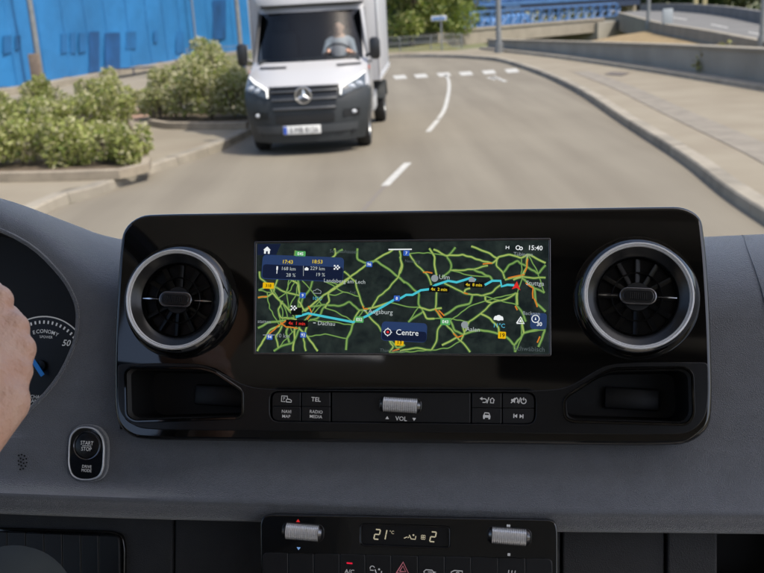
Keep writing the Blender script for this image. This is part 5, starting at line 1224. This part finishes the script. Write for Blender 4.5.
g = MB(); g.lathe([(rb_ * .86, .0045), (rb_ * .9, .0066), (rb_ * .96, .0070), (rb_, .0062), (rb_ * 1.01, .0045)], (bc.x, bc.y, wS), 48); mk('button_ring', g, M_darkchrome, st)
g = MB(); g.lathe([(rb_ * .87, .0045), (rb_ * .87, .0060), (rb_ * .8, .0064), (0, .0064)], (bc.x, bc.y, wS), 40); bt_ = mk('push_button', g, M_satin, st)
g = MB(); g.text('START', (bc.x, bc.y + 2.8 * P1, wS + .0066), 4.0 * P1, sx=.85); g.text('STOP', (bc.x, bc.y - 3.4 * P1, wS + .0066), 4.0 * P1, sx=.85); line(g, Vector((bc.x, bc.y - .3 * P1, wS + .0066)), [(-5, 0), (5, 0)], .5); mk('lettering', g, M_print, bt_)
b2_ = Q(86.5, 468.5, wS + .005); g = MB(); g.text('DRIVE', (b2_.x, b2_.y + 2 * P1, wS + .0048), 3.1 * P1, sx=.9); g.text('MODE', (b2_.x, b2_.y - 2 * P1, wS + .0048), 3.1 * P1, sx=.9); mk('lettering', g, M_print, st)

# ================================================================== instrument cluster
wI = wb(20) - .06
ic = thing('instrument_cluster', 'round power dial with blue needle seen behind the hand', 'instrument', Q(41, 366, wI), PM)
g = MB(); pp = [Q(h[0], h[1], wI) for h in hole]; pq = [Q(h[0], h[2], wI) for h in hole]; face = [p + Vector((0.0, 0, -.002)) for p in pp + list(reversed(pq[1:-1]))]; cF = sum(face, Vector()) / len(face)
g.faces([p + (p - cF) * .12 for p in face], [tuple(range(len(face)))]); mk('cluster_face', g, M_matte, ic)
cd = Q(41.5, 366, wI); s_i = (Q(42.5, 366, wI) - Q(41.5, 366, wI)).x
for k, cxp in enumerate((41.5, -190)):
    cdx = Q(cxp, 366, wI); lb = None
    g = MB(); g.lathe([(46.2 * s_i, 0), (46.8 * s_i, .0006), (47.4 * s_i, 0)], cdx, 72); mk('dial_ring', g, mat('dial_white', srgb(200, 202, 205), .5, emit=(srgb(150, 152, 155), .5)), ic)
    g = MB(); g.lathe([(46 * s_i, -.0004), (0, -.0004)], cdx, 48); mk('dial_face', g, mat('dial_black', (.004, .004, .0045), .4), ic)
g = MB()
for a in range(-40, 221, 6):
    r0, r1 = (40, 43) if a % 30 else (38, 43.5); d = Vector((math.cos(R_(a)), math.sin(R_(a)), 0)); n_ = Vector((-d.y, d.x, 0)) * (.8 if a % 30 else .5) * s_i
    g.faces([cd + d * r0 * s_i - n_ + Vector((0, 0, .0004)), cd + d * r1 * s_i - n_ + Vector((0, 0, .0004)), cd + d * r1 * s_i + n_ + Vector((0, 0, .0004)), cd + d * r0 * s_i + n_ + Vector((0, 0, .0004))], [(0, 1, 2, 3)])
mk('tick_marks', g, MATS['dial_white'], ic, kind='stuff')
g = MB()
for t_, a0, r_, h_ in (('ECONOMY', 88, 33, 3.5),):
    for k, ch in enumerate(t_):
        a = R_(a0 + 4 + (3 - k) * 6.9 - 4); p = cd + Vector((math.cos(a) * r_ * s_i, math.sin(a) * r_ * s_i, .0005)); g.text(ch, p, h_ * s_i, m=Matrix.Rotation(a - math.pi / 2, 4, 'Z'), bold=.01)
mk('gauge_title', g, MATS['dial_white'], ic); g = MB(); g.text('%POWER', cd + Vector((2 * s_i, 27.5 * s_i, .0005)), 2.5 * s_i, sx=.9); mk('gauge_unit', g, MATS['dial_white'], ic); g = MB(); g.text('50', cd + Vector((22.5 * s_i, 23 * s_i, .0005)), 5.8 * s_i, shear=.25, bold=.015); mk('scale_number', g, MATS['dial_white'], ic); g = MB(); g.text('CHAR', cd + Vector((-2 * s_i, -29 * s_i, .0005)), 3.2 * s_i); g.text('RANGE', cd + Vector((-2 * s_i, -33 * s_i, .0005)), 3.2 * s_i)
mk('lettering', g, MATS['dial_white'], ic)
g = MB(); n0, n1 = Q(33, 360, wI + .004), Q(43, 375.5, wI + .004); dd = (n1 - n0).normalized(); nn = Vector((-dd.y, dd.x, 0)) * 1.9 * s_i; g.faces([n0 - nn, n1 - nn, n1 + nn, n0 + nn], [(0, 1, 2, 3)]); g.bm.verts.ensure_lookup_table()
r_ = bmesh.ops.extrude_face_region(g.bm, geom=g.bm.faces[:]); bmesh.ops.translate(g.bm, vec=(0, 0, .0012), verts=[v for v in r_['geom'] if isinstance(v, bmesh.types.BMVert)]); mk('needle', g, mat('needle_blue', srgb(20, 90, 170), .4, emit=(srgb(30, 100, 170), .35)), ic)
g = MB(); g.lathe([(5.5 * s_i, 0), (5 * s_i, .0028), (0, .003)], cd, 24); mk('needle_hub', g, M_satin, ic)

# ================================================================== climate panel
WC = .014
cl = thing('climate_panel', 'black climate control panel with display and keys below the dashboard edge', 'control panel', Q(408, 573, WC), PM)
cpx = [(261.5, 600), (260, 524), (262.5, 516.5), (270, 514.5), (550, 520), (556, 523), (557.8, 532), (558, 600)]
cpoly = roundpoly([Q(x, y, WC) for x, y in [(262, 700)] + cpx[1:-1] + [(558.5, 700)]], [0, .004, .003, .003, .003, .003, .004, 0], 4)
dpx = roundpoly([Q(x, y, WC) for x, y in ((361, 524), (449.5, 527), (449.5, 548.2), (361, 545))], .003, 4)
g = MB(); g.plate(cpoly, (dpx,), WC - .065, WC, .0012, 3); mk('face_plate', g, M_piano, cl)
ring = [(Vector((p[0], p[1], WC - .0006))) for p in cpoly[2:-2]]; g = MB(); g.tube(ring, .0007, 6); mk('edge_trim', g, M_darkchrome, cl)
cc = sum((Vector((*p, 0)) for p in dpx), Vector()) / len(dpx)
g = MB(); g.faces([(p[0], p[1], WC - .002) for p in dpx], [tuple(range(len(dpx)))]); ds = mk('climate_display', g, mat('lcd_dark', srgb(26, 27, 30), .2), cl)
g = MB(); g.tube([Vector((p[0], p[1], WC + .0001)) for p in dpx] + [Vector((dpx[0][0], dpx[0][1], WC + .0001))], .0005, 5, False); mk('display_edge', g, M_satin, ds)
e_lcd = emis('lcd_glow', (172, 164, 140)); g = MB()
SEG = {'2': 'abged', '1': 'bc'}
def seg(g, ch, x, y, hgt):
    P_ = {'a': ((0, 1), (.5, 1)), 'b': ((.5, 1), (.5, .5)), 'c': ((.5, .5), (.5, 0)), 'd': ((0, 0), (.5, 0)), 'e': ((0, 0), (0, .5)), 'f': ((0, .5), (0, 1)), 'g': ((0, .5), (.5, .5))}
    o_ = Q(x, y, WC); 
    for k in SEG[ch]:
        (x0, y0), (x1, y1) = P_[k]; f = .93
        mx_, my_ = (x0 + x1) / 2, (y0 + y1) / 2; x0, x1 = mx_ + (x0 - mx_) * f, mx_ + (x1 - mx_) * f; y0, y1 = my_ + (y0 - my_) * f, my_ + (y1 - my_) * f
        h = hgt * P1; g.ribbon([(o_.x + (x0 + .15 * y0) * h, o_.y + y0 * h), (o_.x + (x1 + .15 * y1) * h, o_.y + y1 * h)], .13 * h, WC - .0017)
seg(g, '2', 373.5, 539.3, 9.2); seg(g, '1', 380, 539.5, 9.2); seg(g, '2', 429.5, 541.8, 9.2)
p = Q(391.5, 532.6, WC); g.text('°C', (p.x, p.y, WC - .0017), 3 * P1)
c0 = Q(410, 537.5, WC); c0.z = WC - .0017; line(g, c0, [(-1, 2), (1, -1.6), (5, -1.6), (5.4, 1.4)], 1); line(g, c0, [(-6, -1.5), (-3, 0)], .9); fill(g, c0, [(-2.2, .6), (-2.4, -1.4), (-.8, -.2)]); fill(g, c0, arc(3, 2.2, .9, 0, 330, 8))
c0 = Q(423, 537.6, WC); c0.z = WC - .0017
for a in (45, 135, 225, 315): line(g, c0, arc(1.3 * math.cos(R_(a)), 1.3 * math.sin(R_(a)), 1.1, 0, 330, 8), .6)
mk('display_symbols', g, e_lcd, ds)
def roller2(px0, px1, py): 
    a, b_ = Q(px0, py, WC), Q(px1, py + .7, WC); c = (a + b_) / 2; hl = (b_.x - a.x) / 2; r = 15.5 * P1 / 2
    g = MB(); g.plate(rrect(c.x - hl - .004, c.y - r * 1.1, c.x + hl + .004, c.y + r * 1.1, .005, 6), (), WC - .001, WC + .0012, .0005); ho = mk('roller_slot', g, M_satin, cl)
    g = MB(); n = 17; pr = [(0, -hl), (r * .86, -hl)]
    for k in range(n):
        x = -hl + 2 * hl * k / n; pr += [(r * .90, x + .0001), (r, x + .0003), (r, x + 2 * hl / n * .55), (r * .88, x + 2 * hl / n * .64)]
    pr += [(r * .9, hl), (0, hl)]; g.lathe(pr, (c.x, c.y, WC + .0010), 28, 'x'); mk('roller', g, M_roll, ho, 25)
    for sx in (-1, 1):
        g = MB(); g.lathe([(0, 0), (r * 1.02, 0), (r * .7, sx * .0022), (0, sx * .003)], (c.x + sx * (hl + .0003), c.y, WC + .0014), 20, 'x'); mk('roller_cap', g, M_darkchrome, ho)
roller2(286.8, 319.5, 531.6); roller2(492, 526.5, 535.8)
g = MB(); c0 = icon_at(302, 518.4, WC + .0003); fill(g, c0, [(-2, -1.2), (2, -1.2), (0, 1.6)]); mk('warm_mark', g, emis('mark_red', (200, 40, 40)), cl)
g = MB(); c0 = icon_at(302.5, 545.6, WC + .0003); fill(g, c0, [(-2, 1.2), (2, 1.2), (0, -1.6)]); mk('cool_mark', g, emis('mark_blue', (110, 150, 200)), cl)
g = MB()
for x, y, q in ((508.5, 523.8, 1.0), (509, 551.5, .75)):
    c0 = icon_at(x, y, WC + .0003)
    for a in (45, 135, 225, 315): fill(g, c0, [(q * 1.2 * math.cos(R_(a)) + q * math.cos(k * .785), q * 1.2 * math.sin(R_(a)) + q * math.sin(k * .785)) for k in range(8)])
mk('fan_marks', g, M_print, cl)
kx = [262.8, 288.6, 314.2, 340, 365.7, 391.6, 418.2, 445, 471.3, 498.3, 525.6, 552.5]
for i in range(11):
    x0, x1 = kx[i] + .2, kx[i + 1] - .2; yy = lambda x: 552.3 + (x - 262) * .0222
    px = [(x0, yy(x0)), (x1, yy(x1)), (x1 + .4, yy(x1) + 40), (x0 + .4, yy(x0) + 40)]; q = [Q(x, y, WC) for x, y in px]
    g = MB(); g.plate(roundpoly(q, .0012 if 0 < i < 10 else [.004 if (i == 0) else .001, .004 if i == 10 else .001, .001, .001], 4), (), WC - .002, WC + .0016, .0006); kb = mk('key', g, M_key, cl)
    xm, ym = (x0 + x1) / 2, yy((x0 + x1) / 2) + 12; c0 = icon_at(xm + .1, ym, WC + .0018)
    g = MB(); done = True
    if i == 3: g.text('A/C', c0 + Vector((0, -1.5 * P1, 0)), 4 * P1, bold=.015)
    elif i == 4: line(g, c0, [(-1, 1), (1, -3.4), (5, -3.4), (5.6, 0)], 1); fill(g, c0, arc(3, 1.4, 1, 0, 330, 8)); line(g, c0, arc(-3.6, 1.8, 2.2, 20, 200, 6), .8); line(g, c0, [(-5.8, 0), (-2, 0)], .8)
    elif i == 5: pass
    elif i == 6: line(g, c0, [(-6, -.5), (-4, 1.6), (2, 1.6), (3, .2), (6, .2), (3, -.8), (2, -2), (-5, -2), (-6, -.5)], .9); line(g, c0, [(-2, -.2), (2, -.2)], .7)
    elif i == 7: line(g, c0, [(-5.5, -3), (-5.5, 0), (-2.6, 1.6), (5, 1.6), (5, -3), (-5.5, -3)], .9); line(g, c0, arc(.6, -1, 1.4, 0, 300, 8), .8)
    elif i == 9:
        for dx_ in (-3, 0, 3): line(g, c0, [(dx_ - .4, -4), (dx_ + .5, -1), (dx_ - .4, 1), (dx_, 3)], .8); 
        line(g, c0, [(-5, -4), (-5, -1)], .8); line(g, c0, [(5, -4), (5, -1)], .8)
    else: done = False
    if done and len(g.bm.verts): mk('icon', g, M_print, kb)
    if i == 5:
        g = MB(); c1 = icon_at(xm + .2, ym - .5 - 2.5, WC + .0018); line(g, c1, [(-6, -5), (6, -5), (0, 5.6), (-6, -5)], 1.0); line(g, c1, [(-3, -3.2), (3, -3.2), (0, 2), (-3, -3.2)], .9); mk('hazard_triangle', g, mat('hazard_print', srgb(190, 120, 130), .5, emit=(srgb(160, 90, 100), .5)), kb)
    if i == 3:
        g = MB(); c1 = icon_at(xm, yy(xm) + 5.4, WC + .0018); fill(g, c1, [(-2.8, -.7), (2.8, -.7), (2.8, .7), (-2.8, .7)]); mk('status_light', g, emis('led_red', (220, 30, 60)), kb)

# ================================================================== switch bank, lower left
WS_ = WL + .004
sw = thing('switch_bank', 'row of black blank switches at the lower left under the dashboard', 'switch panel', Q(60, 573, WS_), PM)
g = MB(); g.plate(roundpoly([Q(*p, WS_) for p in ((-60, 526), (112, 531), (122.5, 535), (125, 548), (124, 640), (-60, 640))], [.002, .006, .006, .004, 0, 0], 4), (), WS_ - .006, WS_, .0012); mk('switch_frame', g, M_piano, sw)
sx_ = [-29, -10, 8, 26.5, 44.8, 63, 81.5, 99.5, 120.5]
for i in range(8):
    px = [(sx_[i] + .3, 530 + i * .75), (sx_[i + 1] - .3, 530.6 + i * .75), (sx_[i + 1] + .8, 600), (sx_[i] + 1, 600)]
    g = MB(); g.plate(roundpoly([Q(*p, WS_) for p in px], [.001, .004 if i == 7 else .001, .001, .001], 3), (), WS_ - .002, WS_ + .0022, .0008); mk('switch', g, M_key, sw)

# ================================================================== steering wheel, driver
wn = (VD(0, -1, .45)).normalized()
wheelR = .0
rimp = dp(-36, 368, .60); wc = rimp - UX * .185
whl = thing('steering_wheel', 'black leather steering wheel held by the driver at the left', 'steering wheel', wc)
rx = (rimp - wc); rx = (rx - wn * rx.dot(wn)); WRd = rx.length; rx.normalize(); ry = wn.cross(rx)
g = MB(); g.tube([wc + rx * WRd * math.cos(R_(a)) + ry * WRd * math.sin(R_(a)) for a in range(0, 361, 5)], .0145, 10, False); mk('rim', g, mat('wheel_leather', (.012, .012, .013), .5, bump=(500, .3, .001)), whl)
g = MB(); caps(g, wc, wc - wn * .02, .06, .05); mk('hub', g, M_matte, whl)
for a in (180, 270, 0):
    g = MB(); d = rx * math.cos(R_(a)) + ry * math.sin(R_(a)); g.tube([wc + d * .04 - wn * .02, wc + d * WRd * .97], [.02, .011], 8); mk('spoke', g, M_satin, whl)
drv = thing('person', 'driver at the left edge whose bare hand grips the wheel, in grey trousers', 'person', V(-.62, -.2, 1.35))
K2 = lambda x, y, d=.60: dp(x, y, d)
g = MB()
kn = {'i': K2(-4, 301.5, .605), 'm': K2(12, 329, .600), 'r': K2(18.5, 350, .596), 'p': K2(15, 372, .588)}
wr = K2(-45, 446, .555); hyp = K2(2, 402, .575); mid_ = K2(-18, 375, .572)
away = VD(-.35, .85, -.1).normalized()
for k_, r0, seg_ in (('i', .0100, 1), ('m', .0112, 1), ('r', .0108, .95), ('p', .0105, .8)):
    k0 = kn[k_]; caps(g, mid_, k0, .0145, r0); caps(g, hyp.lerp(wr, .2), k0, .015, r0)
    j1 = k0 + (away * .036 + VD(-1, 0, 0) * .010) * seg_; j2 = j1 + (away * .006 + VD(-1, 0, 0) * .024) * seg_; j3 = j2 + (away * -.014 + VD(-1, 0, -.1) * .010) * seg_
    caps(g, k0, j1, r0, r0 * .88); caps(g, j1, j2, r0 * .88, r0 * .8); caps(g, j2, j3, r0 * .8, r0 * .68)
caps(g, kn['p'], hyp, .0100, .0150); caps(g, mid_, hyp, .014, .016)
for k_, q_ in (('i', .3), ('m', .45), ('r', .6), ('p', .8)):
    o2 = VD(.0045, -.006, .002); g.ball(kn[k_] + VD(.0012, -.001, .001), .0108, 8); caps(g, kn[k_] + o2 * .6, wr.lerp(hyp, .25) + VD(.012, -.004, 0), .0035, .004, 8)
caps(g, hyp, wr, .017, .024); caps(g, mid_, wr, .017, .024)
th0 = K2(-40, 400, .55); th1 = K2(-48, 350, .56); th2 = K2(-42, 312, .575)
caps(g, wr.lerp(mid_, .3), th0, .016, .015); caps(g, th0, th1, .014, .011); caps(g, th1, th2, .011, .0085)
elb = V(-.62, -.05, 1.80); sh = V(-.42, -.30, 2.02)
caps(g, wr, elb, .025, .042, 16); caps(g, elb, sh, .044, .055, 16)
body = organic('body', g, .0018, M_skin, drv, 5, .5)
g = MB(); hd = V(-.62, -.24, 2.36)
caps(g, hd + ZZ * .02, hd + VD(0, .02, -.06), .088, .07, 16); caps(g, hd - ZZ * .08, V(-.62, -.28, 2.08), .055, .062, 16); g.ball(hd + VD(0, .10, -.01), .016, 6)
caps(g, V(-.78, -.3, 2.02), sh, .07, .07, 16); caps(g, V(-.62, -.3, 2.0), V(-.62, -.3, 1.52), .12, .14, 16)
organic('head', g, .008, M_skin, drv, 4, .5)
g = MB(); caps(g, V(-.80, -.30, 2.02), V(-.44, -.30, 2.02), .085, .085, 16); caps(g, V(-.62, -.3, 1.98), V(-.62, -.3, 1.48), .165, .165, 16); caps(g, sh, elb.lerp(sh, .35), .075, .062, 16); organic('shirt', g, .012, mat('driver_shirt', (.06, .07, .09), .85), drv, 5)
g = MB(); kne = dp(8, 613, .70); hip = V(-.52, -.30, 1.47); kn2 = V(-.76, .36, kne.z - .03)
caps(g, kne, hip, .050, .085, 20); caps(g, kne, kne + VD(0.02, .12, -.38), .050, .045, 20); caps(g, kn2, V(-.72, -.3, 1.47), .05, .085, 20); caps(g, kn2, kn2 + VD(.02, .12, -.38), .05, .045, 20); caps(g, hip, V(-.72, -.3, 1.47), .1, .1, 20)
organic('trousers', g, .008, mat('grey_trousers', srgb(66, 70, 68), .9, noise=(20, .08), bump=(1400, .3, .001)), drv, 6)
g = MB(); g.ball(hd + VD(0, -.025, .05), .098, 10, 1, 1, .9); organic('hair', g, .01, mat('driver_hair', (.03, .02, .015), .7), drv, 3)
